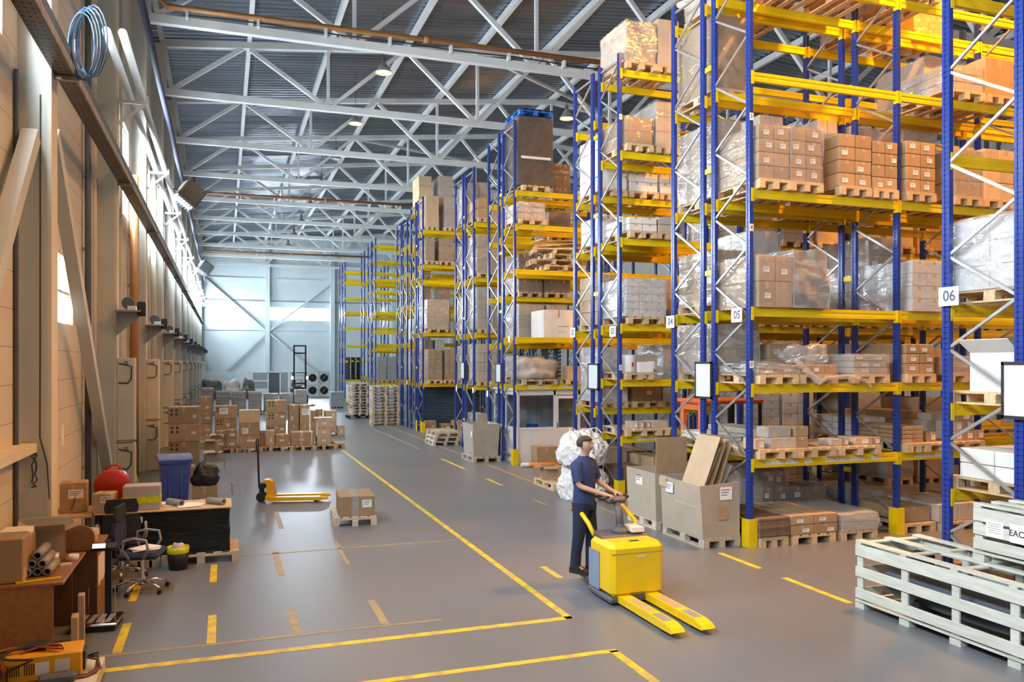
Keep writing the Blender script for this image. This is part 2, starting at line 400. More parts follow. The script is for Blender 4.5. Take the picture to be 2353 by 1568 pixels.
def text(s, size, parent, loc, rot, m='ink', name='lettering', align='CENTER'):
    cu = bpy.data.curves.new(name, 'FONT'); cu.body = s; cu.size = size; cu.align_x = align; cu.align_y = 'CENTER'; cu.extrude = 0.0008; cu.offset = size * 0.018
    cu.materials.append(MAT[m])
    tmp = bpy.data.objects.new(name, cu); me = bpy.data.meshes.new_from_object(tmp); bpy.data.objects.remove(tmp)
    o = bpy.data.objects.new(name, me); COL.objects.link(o); o.parent = parent; o.location = loc; o.rotation_euler = rot
    return o
FACE_Y = (R(90), 0, 0)              # lettering on a face looking to -y
FACE_X = (R(90), 0, R(-90))         # lettering on a face looking to -x
CACHE = {}
def wrinkled(w, d, h, seed, amp, n=7, taper=0.0, bulge=0.0):
    """closed box shell, base at z = 0, with crumpled faces"""
    rnd = random.Random(seed); bm = bmesh.new(); bmesh.ops.create_cube(bm, size=1.0)
    bmesh.ops.subdivide_edges(bm, edges=bm.edges[:], cuts=n, use_grid_fill=True)
    ph = [rnd.uniform(0, 6.28) for _ in range(9)]
    for v in bm.verts:
        x, y, z = v.co; t = z + 0.5
        k = 1 - taper * t + bulge * math.sin(math.pi * t)
        q = amp * (math.sin(9*x+ph[0]+5*z) + math.sin(11*y+ph[1]-7*z) + math.sin(13*z+ph[2]+6*x) + 0.7*rnd.uniform(-1, 1)) / 3
        v.co = (x * w * k + q * (1 if x > 0 else -1), y * d * k + q * (1 if y > 0 else -1), max(0, t * h + (q if t > 0.97 else 0)))
    me = bpy.data.meshes.new('shell'); bm.to_mesh(me); bm.free()
    return me
def lump(rx, ry, rz, seed, amp, n=3, crease=0.0, cf=5.0):
    """a rounded heap sitting on z = 0"""
    rnd = random.Random(seed); bm = bmesh.new(); bmesh.ops.create_icosphere(bm, subdivisions=n, radius=1.0)
    ph = [rnd.uniform(0, 6.28) for _ in range(9)]
    for v in bm.verts:
        x, y, z = v.co
        q = 1 + amp * (math.sin(5*x+ph[0]+3*z) + math.sin(6*y+ph[1]) + math.sin(7*z+ph[2]+4*y) + 0.6*rnd.uniform(-1, 1)) / 3
        if crease:
            t = noise.noise(Vector((x * cf + seed, y * cf, z * cf * 0.7))); t2 = noise.noise(Vector((x * cf * 2.3, y * cf * 2.3 + seed, z * cf * 1.7)))
            q += crease * (0.6 - 1.6 * abs(t)) + crease * 0.5 * (0.5 - abs(t2) * 1.5)
        v.co = (x * rx * q, y * ry * q, max(0.0, (z * 0.75 + 0.35) * rz * q / 1.1))
    me = bpy.data.meshes.new('heap'); bm.to_mesh(me); bm.free()
    me.polygons.foreach_set('use_smooth', [True] * len(me.polygons))
    return me
def mated(me, m):
    me.materials.clear(); me.materials.append(MAT[m]); return me
# ================================================================ THE HALL
WX = -2.2                       # inner face of the long window wall
YB = 77.5                       # inner face of the end wall
ROOF_L, ROOF_S, RIDGE = 13.1, 0.1025, 14.2
def roofz(x): return ROOF_L + (x + 1.9) * ROOF_S if x <= RIDGE else ROOF_L + (2 * RIDGE - x + 1.9) * ROOF_S
struct(MB().box((-9, -8, -0.3), (36, YB + 1, 0)).build('floor', 'concrete'))
COLS = [4.7 + 6 * k for k in range(13)]
def wall_lines():
    m = MAT['cream']; nt = m.node_tree; N = nt.nodes; L = nt.links; b = N['Principled BSDF']
    tc = N.new('ShaderNodeTexCoord'); sx = N.new('ShaderNodeSeparateXYZ'); L.new(tc.outputs['Object'], sx.inputs[0])
    a = N.new('ShaderNodeMath'); a.operation = 'MULTIPLY'; a.inputs[1].default_value = 2.4; L.new(sx.outputs['Z'], a.inputs[0])
    f = N.new('ShaderNodeMath'); f.operation = 'FRACT'; L.new(a.outputs[0], f.inputs[0])
    l = N.new('ShaderNodeMath'); l.operation = 'LESS_THAN'; l.inputs[1].default_value = 0.03; L.new(f.outputs[0], l.inputs[0])
    mx = N.new('ShaderNodeMix'); mx.data_type = 'RGBA'
    L.new(l.outputs[0], mx.inputs[0]); L.new(b.inputs['Base Color'].links[0].from_socket, mx.inputs[6]); mx.inputs[7].default_value = (0.40, 0.36, 0.29, 1)
    L.new(mx.outputs[2], b.inputs['Base Color'])
wall_lines()
# long wall with a band of high windows and one low window
w = MB(); t0 = WX - 0.16
w.box((t0, -8, 0), (WX, 12.8, 6.2)); w.box((t0, 12.8, 0), (WX, 14.1, 3.32)); w.box((t0, 12.8, 4.3), (WX, 14.1, 6.2)); w.box((t0, 14.1, 0), (WX, YB, 6.2))
w.box((t0, -8, 8.35), (WX, YB, 13.3))
y = -8.0
bays = []
for k in range(-2, 13):
    yc = 4.7 + 6 * k
    a, b_ = (10.9, 12.65) if k == 1 else (max(-7.8, yc + 2.5), min(yc + 5.15, YB - 0.3))
    if b_ - a < 1.0 or b_ > 76: continue
    w.box((t0, y, 6.2), (WX, a, 8.35)); bays.append((a, b_)); y = b_
w.box((t0, y, 6.2), (WX, YB, 8.35))
struct(w.build('wall_left', 'cream'))
for i, (a, b_) in enumerate(bays):
    g = struct(MB().box((t0 + 0.02, a, 6.2), (t0 + 0.05, b_, 8.35)).build('window_%d' % (i + 1), 'window_light' if a < 36 else 'window_far'))
    f = MB()
    n = 3
    for j in range(n + 1):
        yy = a + (b_ - a) * j / n
        f.box((t0 + 0.05, max(a, yy - 0.03), 6.2), (t0 + 0.11, min(b_, yy + 0.03), 8.35))
    for z in (6.2, 7.25, 8.29): f.box((t0 + 0.05, a, z), (t0 + 0.10, b_, z + 0.06))
    f.build('window_frame', 'white_steel', g)
g = struct(MB().box((t0 + 0.02, 12.8, 3.32), (t0 + 0.05, 14.1, 4.3)).build('window_20', 'window_dim'))
MB().box((t0 + 0.05, 12.8, 3.78), (t0 + 0.10, 14.1, 3.82)).box((t0 + 0.05, 13.43, 3.32), (t0 + 0.10, 13.47, 4.3)).build('window_frame', 'white_steel', g)
# end wall
e = MB(); wx0, wx1, wz0, wz1 = 3.95, 9.35, 6.62, 7.85
e.box((WX - 0.16, YB, 0), (wx0, YB + 0.16, 15)); e.box((wx1, YB, 0), (32, YB + 0.16, 15)); e.box((wx0, YB, 0), (wx1, YB + 0.16, wz0)); e.box((wx0, YB, wz1), (wx1, YB + 0.16, 15))
struct(e.build('wall_back', 'grey_wall'))
g = struct(MB().box((wx0, YB + 0.10, wz0), (wx1, YB + 0.13, wz1)).build('window_21', 'window_far'))
MB().box((wx0, YB + 0.04, wz0), (wx1, YB + 0.10, wz0 + 0.06)).box((wx0, YB + 0.04, wz1 - 0.06), (wx1, YB + 0.10, wz1)).box((6.6, YB + 0.04, wz0), (6.68, YB + 0.10, wz1)).build('window_frame', 'white_steel', g)
for i, x in enumerate((3.72, 9.55, 15.3, 21)):
    struct(MB().box((x - 0.2, YB - 0.35, 0), (x + 0.2, YB, 13.4)).build('column', 'grey_wall'))
for i, z in enumerate((1.7, 5.75, 8.4, 10.4)):
    struct(MB().box((WX, YB - 0.10, z - 0.06), (31, YB, z + 0.06)).build('wall_beam', 'mid_grey' if i == 2 else 'grey_wall'))
for i, (p, q) in enumerate((((-1.7, 10.3), (3.5, 5.7)), ((3.5, 5.4), (-0.4, 1.6)), ((3.95, 5.7), (9.3, 10.1)), ((3.95, 5.4), (9.3, 0.7)))):
    struct(MB().bar((p[0], YB - 0.22, p[1]), (q[0], YB - 0.22, q[1]), 0.16, 0.16).build('column_brace_beam', 'grey_wall'))
struct(MB().box((32, -8, 0), (32.16, YB, 13.3)).build('wall_right', 'cream'))
# columns of the long wall
for i, yc in enumerate(COLS):
    c = struct(MB().box((WX, yc - 0.18, 0), (-1.90, yc + 0.18, 13.05)).build('column', 'column_paint'))
    MB().box((-1.90, yc - 0.18, 0), (-1.86, yc + 0.18, 13.05)).build('flange', 'cream_panel', c)
# roof: purlins and corrugated deck
PX = [-1.9 + 2.7 * k + 0.0 for k in range(12)] + [30.3]
PX = sorted(set(round(x, 2) for x in PX if x < 31))
for i, x in enumerate(PX):
    z = roofz(x) + 0.10
    struct(MB().box((x - 0.07, -8, z), (x + 0.07, YB, z + 0.24)).build('ceiling_beam', 'white_steel'))
d = MB(); pitch = 0.30; y = -8.0; prof = []
while y < YB:
    prof += [(y, 0), (y + 0.13, 0), (y + 0.17, 0.075), (y + 0.26, 0.075)]; y += pitch
for (xa, xb) in ((WX - 0.2, RIDGE), (RIDGE, 32.2)):
    za, zb = roofz(max(xa, -1.9)) + 0.36, roofz(xb) + 0.36
    if xa < 0: za = roofz(xa) + 0.36
    vs = [(xa, p, za + h) for p, h in prof] + [(xb, p, zb + h) for p, h in prof]
    n = len(prof)
    d.poly(vs, [[k, k + 1, n + k + 1, n + k] for k in range(n - 1)])
struct(d.build('ceiling', 'deck'))
# roof trusses
ORD = ['first', 'second', 'third', 'fourth', 'fifth', 'sixth', 'seventh', 'eighth', 'ninth', 'tenth', 'eleventh', 'twelfth', 'thirteenth']
def truss_meshes():
    out = []
    zb = 11.56; x0, x1 = -1.84, 2 * RIDGE + 1.84
    out.append(('bottom_chord', MB().bar((x0, 0, zb), (x1, 0, zb), 0.20, 0.22).mesh('bottom_chord', 'white_steel')))
    out.append(('top_chord', MB().bar((x0, 0, roofz(x0)), (RIDGE, 0, roofz(RIDGE)), 0.20, 0.20).bar((RIDGE, 0, roofz(RIDGE)), (x1, 0, roofz(x1)), 0.20, 0.20).mesh('top_chord', 'white_steel')))
    tops = [0.7, 6.1, 11.5]; bots = [-1.75, 3.4, 8.8, 14.2]
    tops += [2 * RIDGE - x for x in tops[::-1]]; bots += [2 * RIDGE - x for x in bots[:-1][::-1]]
    for i, xt in enumerate(tops):
        for xb in (bots[i], bots[i + 1]):
            sgn = 1 if xb > xt else -1
            out.append(('diagonal', MB().bar((xt + sgn * 0.12, 0, roofz(xt) - 0.10), (xb - sgn * 0.15, 0, zb + 0.11), 0.13, 0.13).mesh('diagonal', 'white_steel')))
    for xb in bots[1:-1]:
        out.append(('upright', MB().bar((xb, 0, zb + 0.11), (xb, 0, roofz(xb) - 0.10), 0.10, 0.10).mesh('upright', 'white_steel')))
    out.append(('end_upright', MB().bar((-1.8, 0, zb + 0.11), (-1.8, 0, roofz(-1.8) - 0.1), 0.09, 0.09).mesh('end_upright', 'white_steel')))
    return out
TM = truss_meshes()
for i, yc in enumerate(COLS):
    t = thing('roof_truss', 'white steel roof truss spanning the hall, %s counted from the end wall' % ORD[12 - i], 'roof truss', (0, yc, 0), 0, 'white roof trusses')
    for n, me in TM: put(n, me, t)
for i, (yc, xa, xb) in enumerate(((40.7, 6.1, 16.9), (58.7, 6.1, 16.9), (28.7, 8.8, 17.0))):
    o = MB().bar((xa, yc, roofz(xa) - 0.02), (xb, yc + 6, roofz(xb) - 0.02), 0.12, 0.12).build('roof_brace', 'white_steel')
    tag(o, 'slanting white wind brace under the deck, %s from the end wall' % ('second', 'first', 'third')[i], 'roof brace', 'roof braces')
# gas pipes along three trusses, a drop of the first at the wall
for i, (yc, nm, xe) in enumerate(((22.7, 'brown gas pipe along the truss nearest the camera, on white hangers', 11.2), (46.7, 'brown gas pipe along the truss above the first heater', 12.0), (70.7, 'brown gas pipe along the last truss near the end wall', 12.0))):
    p = MB().tube([(-1.5, yc - 0.24, 13.0), (-1.5, yc - 0.24, 11.95), (-1.38, yc - 0.24, 11.83), (xe, yc - 0.24, 11.9)], 0.075, 10).lathe([(0.1, -0.1), (0.1, 0.1)], (5.4, yc - 0.24, 11.87), 12, 0, 'x').build('gas_pipe', 'gas_pipe', smooth=True)
    tag(p, nm, 'pipe', 'brown gas pipes')
    for k in range(7):
        x = -0.9 + 1.75 * k
        if x < xe - 0.2: MB().box((x - 0.035, yc - 0.30, 11.60), (x + 0.035, yc - 0.099, 11.80)).build('hanger', 'white_steel', p)
# cable run along the first truss
o = MB().tube([(x * 1.0, 22.56 - 0.02 * math.sin(x), 11.735 + 0.02 * math.sin(1.7 * x)) for x in range(-1, 13)], 0.022, 6).build('cable', 'dark_cable'); tag(o, 'black cable lying along the truss nearest the camera', 'cable')
# hanging high-bay lamps
LP = []
def hi_bay(x, y, z, state, label, power=0):
    l = thing('pendant_lamp', label, 'lamp', (x, y, z), 0, 'high-bay lamps')
    MB().lathe([(0.27, 0.0), (0.275, 0.02), (0.20, 0.14), (0.12, 0.26), (0.08, 0.34)], n=24, caps=False).build('shade', 'lamp_metal', l, smooth=True)
    MB().lathe([(0.055, 0.30), (0.07, 0.34), (0.07, 0.50), (0.04, 0.53)], n=16).build('socket', 'dark_grey', l)
    MB().lathe([(0.001, 0.03), (0.24, 0.035), (0.235, 0.05), (0.001, 0.055)], n=20).build('lens', {'on': 'lamp_on', 'white': 'lamp_white', 'off': 'lamp_off'}[state], l)
    top = roofz(x) + 0.37 - z
    MB().tube([(0, 0, 0.53), (0, 0, top)], 0.012, 6).build('suspension_rod', 'dark_grey', l)
    if power:
        li = bpy.data.lights.new('bulb', 'SPOT'); li.energy = power; li.color = (WARM if x < 6 else SODIUM) if state == 'on' else (0.9, 0.96, 1.0)
        li.spot_size = R(150); li.spot_blend = 0.6; li.shadow_soft_size = 0.2
        lo = bpy.data.objects.new('bulb', li); COL.objects.link(lo); lo.parent = l; lo.location = (0, 0, -0.02)
NEAR = 850
for k, y in enumerate((2.4, 8.4, 14.4)):
    hi_bay(4.9, y, 12.2, 'on', 'glowing orange high-bay lamp over the yellow truck, %s toward the shelves' % ORD[k], NEAR)
hi_bay(4.9, 20.4, 12.2, 'on', 'glowing orange high-bay lamp cut by the top edge of the photo', NEAR)
hi_bay(4.9, 26.4, 12.2, 'on', 'glowing orange high-bay lamp just below the nearest brown gas pipe', NEAR)
hi_bay(4.9, 32.4, 12.2, 'on', 'glowing orange high-bay lamp, smallest of the lit orange ones in line', NEAR * 0.7)
hi_bay(4.9, 38.4, 12.2, 'off', 'unlit high-bay lamp next beyond the three glowing ones')
hi_bay(4.9, 44.4, 12.2, 'off', 'unlit high-bay lamp just before the second gas pipe')
hi_bay(4.9, 50.4, 12.2, 'white', 'high-bay lamp shining white beyond the second gas pipe', 500)
hi_bay(4.9, 56.4, 12.2, 'off', 'unlit high-bay lamp right after the white shining one')
hi_bay(4.9, 62.4, 12.2, 'white', 'high-bay lamp with a faint white glow, second from the end wall', 400)
hi_bay(4.9, 68.4, 12.2, 'off', 'unlit high-bay lamp nearest the end wall')
hi_bay(20.7, 20.7, 12.2, 'on', 'glowing orange high-bay lamp seen through the topmost bays of the racks', NEAR * 0.8)
for k, (x, y, lab) in enumerate(((10.5, 8.75, 'orange lamp over the lane before rack 05, first from the main aisle'), (15.5, 8.75, 'orange lamp over the lane before rack 05, second from the main aisle'),
        (12.0, 13.5, 'orange lamp over the lane between racks 04 and 03, first'), (17.0, 13.5, 'orange lamp over the lane between racks 04 and 03, second'),
        (14.0, 18.7, 'orange lamp over the lane behind rack 02'), (12.5, 29.0, 'orange lamp over the lane past the booth racks'), (11.5, 18.7, 'orange lamp over the lane before the booth rack'))):
    hi_bay(x, y, 12.2, 'on', lab, NEAR * (8.0, 5.5, 0.7, 1.6, 1.5, 1.5, 1.2)[k])
# ---------------------------------------------------------------- things fixed to the long wall
tr = thing('cable_tray', 'perforated steel cable tray running the length of the window wall', 'cable tray')
zt = 6.1
tb = MB(); tb.box((-1.86, 6.0, zt), (-1.66, 76.5, zt + 0.012)); tb.build('tray_base', 'tray', tr)
MB().box((-1.655, 6.0, zt), (-1.64, 76.5, zt + 0.10)).build('tray_rim', 'tray_lit', tr)
MB().box((-1.86, 6.0, zt + 0.2), (-1.70, 76.5, zt + 0.23)).box((-1.70, 6.0, zt + 0.2), (-1.685, 76.5, zt + 0.31)).build('upper_tray', 'tray', tr)
cb = MB()
for k in range(5):
    cb.tube([(-1.83 + 0.035 * k + 0.01 * math.sin(y_ * 1.3 + k), y_, zt + 0.035) for y_ in [6 + 2.2 * j for j in range(33)]], 0.018, 6)
cb.build('cables', 'dark_cable', tr)
for k, yc in enumerate(COLS[1:]):
    MB().box((-1.86, yc - 0.03, zt - 0.05), (-1.60, yc + 0.03, zt - 0.002)).build('tray_bracket', 'tray_lit', tr)
co = MB()
for k in range(6):
    yc, zc = 10.55, 6.42; rr = 0.30 + 0.015 * (k % 3); ox = 0.10 + 0.02 * k
    co.tube([(-1.56 + 0.02 * k + 0.50 * rr * math.cos(2 * math.pi * j / 18 + k), yc - 0.25 * rr * math.cos(2 * math.pi * j / 18 + k) + 0.03 * k, zc + 1.30 * rr * math.sin(2 * math.pi * j / 18 + k) + 0.025 * k) for j in range(19)], 0.009, 6)
o = co.build('cable_coil', 'blue_cable', smooth=True); tag(o, 'loose coil of blue cable hanging over the cable tray', 'cable')
# twin heating pipes on triangular brackets
for j, x in enumerate((-1.66, -1.44)):
    p = MB().tube([(x, 13.5, 7.72), (x, 76, 7.72)], 0.065, 12).build('heating_pipe', 'white_steel', smooth=True)
    tag(p, 'long white heating pipe below the roof, %s' % ('the one nearer the window wall', 'the one farther from the window wall'), 'pipe', 'white heating pipes')  if False else tag(p, 'long white heating pipe below the roof, %s the windows' % ('nearer to', 'farther from')[j], 'pipe', 'white heating pipes')
for k, yc in enumerate([16.7, 22.7, 28.7, 34.7, 40.7, 46.7, 52.7, 58.7, 64.7, 70.7]):
    b = MB().bar((-1.86, yc, 7.62), (-1.33, yc, 7.62), 0.06, 0.06).bar((-1.86, yc, 7.2), (-1.4, yc, 7.58), 0.05, 0.05).bar((-1.36, yc, 7.62), (-1.36, yc, 7.75), 0.05).build('pipe_bracket', 'white_steel')
    tag(b, 'white triangular bracket carrying the twin heating pipes, number %s from the camera' % ORD[k], 'bracket', 'heating pipe brackets')
p = MB().tube([(-1.3 + 0.01 * math.sin(0.9 * y_), y_, 8.75 + 0.012 * math.sin(1.4 * y_)) for y_ in [11 + 0.8 * j for j in range(70)]], 0.06, 10).build('insulated_pipe', 'fabric_navy', smooth=True)
tag(p, 'dark insulated pipe running beside the truss ends above the heating pipes', 'pipe')
# unit heaters
for k, (yc, lab) in enumerate(((25.5, 'brown boxed air heater under the roof, nearer of the two'), (45.0, 'grey boxed air heater under the roof, farther of the two'))):
    h = thing('air_heater', lab, 'heater', (-0.95, yc, 7.65), R(20), 'air heaters')
    rot = Matrix.Rotation(R(35), 3, 'Y')
    MB().cbox((0, 0, 0), (0.62, 0.55, 0.62), 0, 0.04, rot).build('casing', 'heater_brown' if k == 0 else 'dark_grey', h)
    lv = MB()
    for j in range(7): lv.cbox(rot @ Vector((-0.26 + 0.085 * j, 0, -0.335)), (0.012, 0.5, 0.06), 0, 0, rot)
    lv.build('louvres', 'black_metal', h)
    MB().bar((-0.9, 0, 0.1), (-0.33, 0, 0.1), 0.05).build('mounting_arm', 'dark_grey', h)
# dock brackets with floodlights, cream casings
for k, yc in enumerate(COLS[2:]):
    b = thing('wall_bracket', 'grey triangular wall bracket holding a floodlight, %s from the camera' % ORD[k], 'bracket', (-1.86, yc - 0.2, 3.25), 0, 'floodlight brackets')
    MB().prism([(0, 0.0), (0, 0.43), (0.42, 0.43), (0.42, 0.38)], 'y', -0.06, 0.0).build('gusset', 'mid_grey', b)
    MB().box((0.0, -0.30, 0.43), (0.42, 0.02, 0.46)).build('shelf_plate', 'mid_grey', b)
    MB().lathe([(0.10, -0.06), (0.115, 0.0), (0.115, 0.12), (0.09, 0.14)], (0.20, -0.05, 0.60), 16, 0, 'y').build('spotlight', 'dark_grey', b)
    MB().box((0.36, -0.18, 0.36), (0.50, 0.0, 0.62), 0, 0.02).build('floodlight', 'black', b)
    MB().box((0.19, -0.16, 0.46), (0.34, -0.03, 0.54), 0, 0.01).build('lamp_foot', 'plastic_white', b)
for k, yc in enumerate(COLS[2:]):
    for j, (za, zb_) in enumerate(((0.0, 1.26), (1.30, 2.84))):
        b = thing('column_casing', 'cream metal casing around a wall column, %s half, %s column' % (('lower', 'upper')[j], ORD[k]), 'casing', (-1.86, yc, za), 0, 'cream column casings')
        MB().box((0.0, -0.18, 0), (0.30, 0.15, zb_ - za), 0, 0.012).build('casing_shell', 'cream_panel', b)
        h_ = zb_ - za
        MB().tube([(0.03, -0.195, h_ - 0.10), (0.16, -0.20, h_ - 0.13), (0.25, -0.20, h_ - 0.16), (0.24, -0.20, h_ - 0.40), (0.18, -0.20, h_ - 0.47), (0.03, -0.195, h_ - 0.46)], 0.011, 6).build('cable', 'dark_cable', b)
        MB().box((0.12, -0.20, h_ - 0.13), (0.19, -0.18, h_ - 0.06)).build('cable_gland', 'mid_grey', b)
        MB().box((-0.0, -0.19, 0.0), (0.31, -0.15, 0.03)).build('bottom_rail', 'mid_grey', b)
# vertical pipes on the wall
VP = [(14.95, 0.05, 'dark_grey', 0.0, 9.5), (15.25, 0.035, 'cream_panel', 0.0, 11), (15.55, 0.05, 'cream_panel', 0, 11), (15.95, 0.03, 'mid_grey', 0.0, 6), (18.4, 0.05, 'mid_grey', 0, 9), (19.3, 0.05, 'cream_panel', 0, 11),
      (21.7, 0.10, 'gas_pipe', 0.0, 7.3), (24.4, 0.05, 'mid_grey', 0, 8), (26.2, 0.06, 'cream_panel', 0, 10), (27.6, 0.09, 'cream_panel', 0, 10), (32.0, 0.07, 'mid_grey', 0, 10), (38.2, 0.09, 'cream_panel', 0, 10), (44.2, 0.09, 'mid_grey', 0, 10), (50.2, 0.09, 'mid_grey', 0, 10), (56.0, 0.09, 'cream_panel', 0, 10)]
for k, (y, r, m, a, b_) in enumerate(VP):
    o = MB().tube([(WX + 0.04 + r, y, a), (WX + 0.04 + r, y, b_)], r, 10).build('vertical_pipe', m, smooth=True)
    for z in (1.0, 2.8, 4.6, 5.8): MB().box((WX + 0.004, y - 0.03, z), (WX + 0.06, y + 0.03, z + 0.05)).build('pipe_clip', 'mid_grey', o)
    tag(o, 'upright %s pipe on the window wall, number %d going away from the camera' % ({'dark_grey': 'dark', 'cream_panel': 'cream', 'mid_grey': 'grey', 'gas_pipe': 'brown-orange'}[m], k + 1), 'pipe', 'upright wall pipes')
# diagonal bay braces and the sill ledge
for k, (p, q, lab) in enumerate((((-1.95, 11.0, 5.5), (-1.95, 16.3, 0.6), 'slanting white brace between the first and second wall columns'), ((-2.04, 10.4, 5.3), (-2.04, 6.2, 0.9), 'slanting white brace before the first wall column'))):
    o = MB().bar(p, q, 0.16, 0.18).build('wall_brace', 'column_paint'); tag(o, lab, 'brace', 'wall braces')
struct(MB().box((WX, 7.2, 1.74), (-2.0, 10.5, 1.84)).build('window_sill_ledge', 'cream_panel'))
o = MB().tube([(WX + 0.03, 10.32, 6.0), (WX + 0.03, 10.32, 0.3)], 0.025, 8).build('conduit', 'dark_grey'); tag(o, 'dark conduit down the wall beside the nearest column', 'conduit')
o = MB().tube([(-2.0 + 0.02 * math.sin(8 * a), 10.35 + 0.09 * math.cos(a), 1.55 + 0.19 * math.sin(a)) for a in [0.35 * k for k in range(40)]], 0.008, 6).build('cable_loop', 'dark_cable'); tag(o, 'small black cable loop hanging on the nearest column', 'cable')
o = MB().tube([(-1.97, 10.51, 5.8), (-1.97, 10.50, 3), (-1.975, 10.51, 1.9), (-1.90, 10.50, 1.6), (-1.87, 10.46, 1.2)], 0.007, 6).build('wire', 'dark_cable'); tag(o, 'thin dark wire dangling down the nearest wall column', 'cable')
for k, (y, z, w_, h_) in enumerate(((12.2, 1.55, 0.22, 0.42), (13.2, 1.7, 0.2, 0.3))):
    o = MB().box((WX, y - w_ / 2, z - h_ / 2), (WX + 0.01, y + w_ / 2, z + h_ / 2)).build('notice_sheet', 'paper'); tag(o, ('tall pale paper notice on the wall behind the slanting brace', 'smaller paper notice high on the wall behind the slanting brace')[k], 'notice', 'wall notices')
# ---------------------------------------------------------------- floor markings
def line(x0, y0, x1, y1, m='line_yellow', w=0.085):
    o = MB()
    if abs(x1 - x0) < abs(y1 - y0): o.box((x0 - w / 2, y0, 0.0), (x0 + w / 2, y1, 0.002))
    else: o.box((x0, y0 - w / 2, 0.0), (x1, y0 + w / 2, 0.002))
    struct(o.build('floor_marking', m))
line(3.5, 8.02, 3.5, 26.0); line(-1.1, 8.06, 3.54, 8.06, w=0.10)
line(3.5, 4.5, 3.5, 7.0); line(0.6, 7.0, 3.54, 7.0, 'line_yellow')
line(-1.1, 8.46, 0.9, 8.46, 'line_worn', 0.06); line(0.9, 8.46, 2.2, 8.46, 'line_worn', 0.04)
for x in (-0.96, -0.12): line(x, 8.5, x, 9.44)
for x in (0.70, 1.60): line(x, 8.5, x, 9.42, 'line_worn')
line(-0.13, 10.85, -0.13, 11.8, 'line_yellow'); line(-1.0, 10.3, -1.0, 11.2, 'line_yellow'); line(0.70, 10.9, 0.70, 12.4, 'line_worn'); line(1.6, 11.2, 1.6, 12.6, 'line_worn', 0.05)
line(-0.1, 13.9, -0.1, 15.2, 'line_worn'); line(0.9, 14.0, 0.9, 15.6, 'line_worn'); line(-0.6, 12.2, 3.4, 12.2, 'line_worn', 0.05)
line(6.75, 9.15, 6.75, 10.08); line(6.75, 7.48, 6.75, 8.65); line(6.72, 12.9, 6.72, 14.6, 'line_worn'); line(6.70, 15.9, 6.70, 36, 'line_worn', 0.10)
line(5.87, 20.2, 5.87, 22.6, 'line_yellow'); line(5.87, 17.2, 5.87, 18.4, 'line_yellow', 0.07); line(5.87, 25.4, 5.87, 34, 'line_worn'); line(5.87, 14.6, 5.87, 15.2, 'line_worn')
line(4.05, 9.6, 4.05, 10.2, 'line_yellow')
for a, b_ in (((-0.6, 22.4), (0.2, 24.3)), ((-0.35, 17.9), (0.35, 19.6))):
    struct(MB().box((a[0], a[1], 0), (b_[0], b_[1], 0.004)).build('floor_panel', 'plate'))
    struct(MB().box((b_[0] - 0.2, a[1], 0.004), (b_[0] - 0.18, b_[1], 0.005)).build('floor_strip', 'black'))
# ================================================================ PALLETS, CARTONS AND LOADS
def pallet_mesh(m='wood', w=0.8, d=1.2):
    key = ('pallet', m, w, d)
    if key in CACHE: return CACHE[key]
    b = MB()
    for k in range(3):
        x = -w / 2 + 0.05 + (w - 0.10) * k / 2
        b.box((x - 0.05, -d / 2, 0), (x + 0.05, d / 2, 0.022))
        for j in range(3):
            y = -d / 2 + 0.07 + (d - 0.14) * j / 2
            b.box((x - 0.05, y - 0.07, 0.022), (x + 0.05, y + 0.07, 0.10))
    for j in range(3):
        y = -d / 2 + 0.07 + (d - 0.14) * j / 2
        b.box((-w / 2, y - 0.07, 0.10), (w / 2, y + 0.07, 0.122))
    for k in range(5):
        x = -w / 2 + 0.065 + (w - 0.13) * k / 4
        b.box((x - 0.058, -d / 2, 0.122), (x + 0.058, d / 2, 0.144))
    CACHE[key] = b.mesh('pallet', m); return CACHE[key]
def carton_mesh(w, d, h, m, dots=False, tape=True):
    key = ('carton', round(w, 2), round(d, 2), round(h, 2), m, dots, tape)
    if key in CACHE: return CACHE[key]
    b = MB(); b.box((-w/2, -d/2, 0), (w/2, d/2, h), 0, min(0.008, w * 0.03))
    if tape:
        b.box((-0.028, -d/2 - 0.0015, h * 0.72), (0.028, -d/2 + 0.001, h - 0.006), 1)
        b.box((-0.028, -d/2 + 0.006, h - 0.001), (0.028, d/2 - 0.006, h + 0.0015), 1)
    if dots:
        for i in (0, 1):
            for j in (0, 1):
                b.lathe([(0.034, -0.002), (0.034, 0.002)], (-w/2 + 0.08 + 0.11 * i, -d/2, h - 0.08 - 0.10 * j), 12, 2, 'y')
    CACHE[key] = b.mesh('carton', [m, 'tape', 'ink']); return CACHE[key]
def label_mesh(w, h):
    key = ('lab', round(w, 3), round(h, 3))
    if key in CACHE: return CACHE[key]
    b = MB(); b.box((-w/2, -0.001, -h/2), (w/2, 0.001, h/2), 0)
    for k in range(3):
        z = h * (0.28 - 0.2 * k); b.box((-w * 0.4, -0.0018, z - h * 0.03), (w * (0.35 - 0.12 * k), -0.0005, z + h * 0.03), 1)
    CACHE[key] = b.mesh('paper_label', ['paper', 'number_ink']); return CACHE[key]
def carton(w, d, h, loc, m='card', rz=0, parent=None, lab=None, dots=False, tape=True):
    o = put('carton', carton_mesh(w, d, h, m, dots, tape), parent, loc, rz)
    if lab:
        lx, lz, lw, lh = lab
        put('paper_label', label_mesh(lw, lh), o, (lx * w, -d/2 - 0.002, lz * h))
    return o
def shell(name, w, d, h, seed, amp, m, parent, loc, taper=0.0, bulge=0.0, n=7):
    o = put(name, mated(wrinkled(w, d, h, seed, amp, n, taper, bulge), m), parent, loc); return o
SEED = [100]
def seed(): SEED[0] += 1; return SEED[0]
PEND = []                        # things on racks, labelled once their order along the row is known
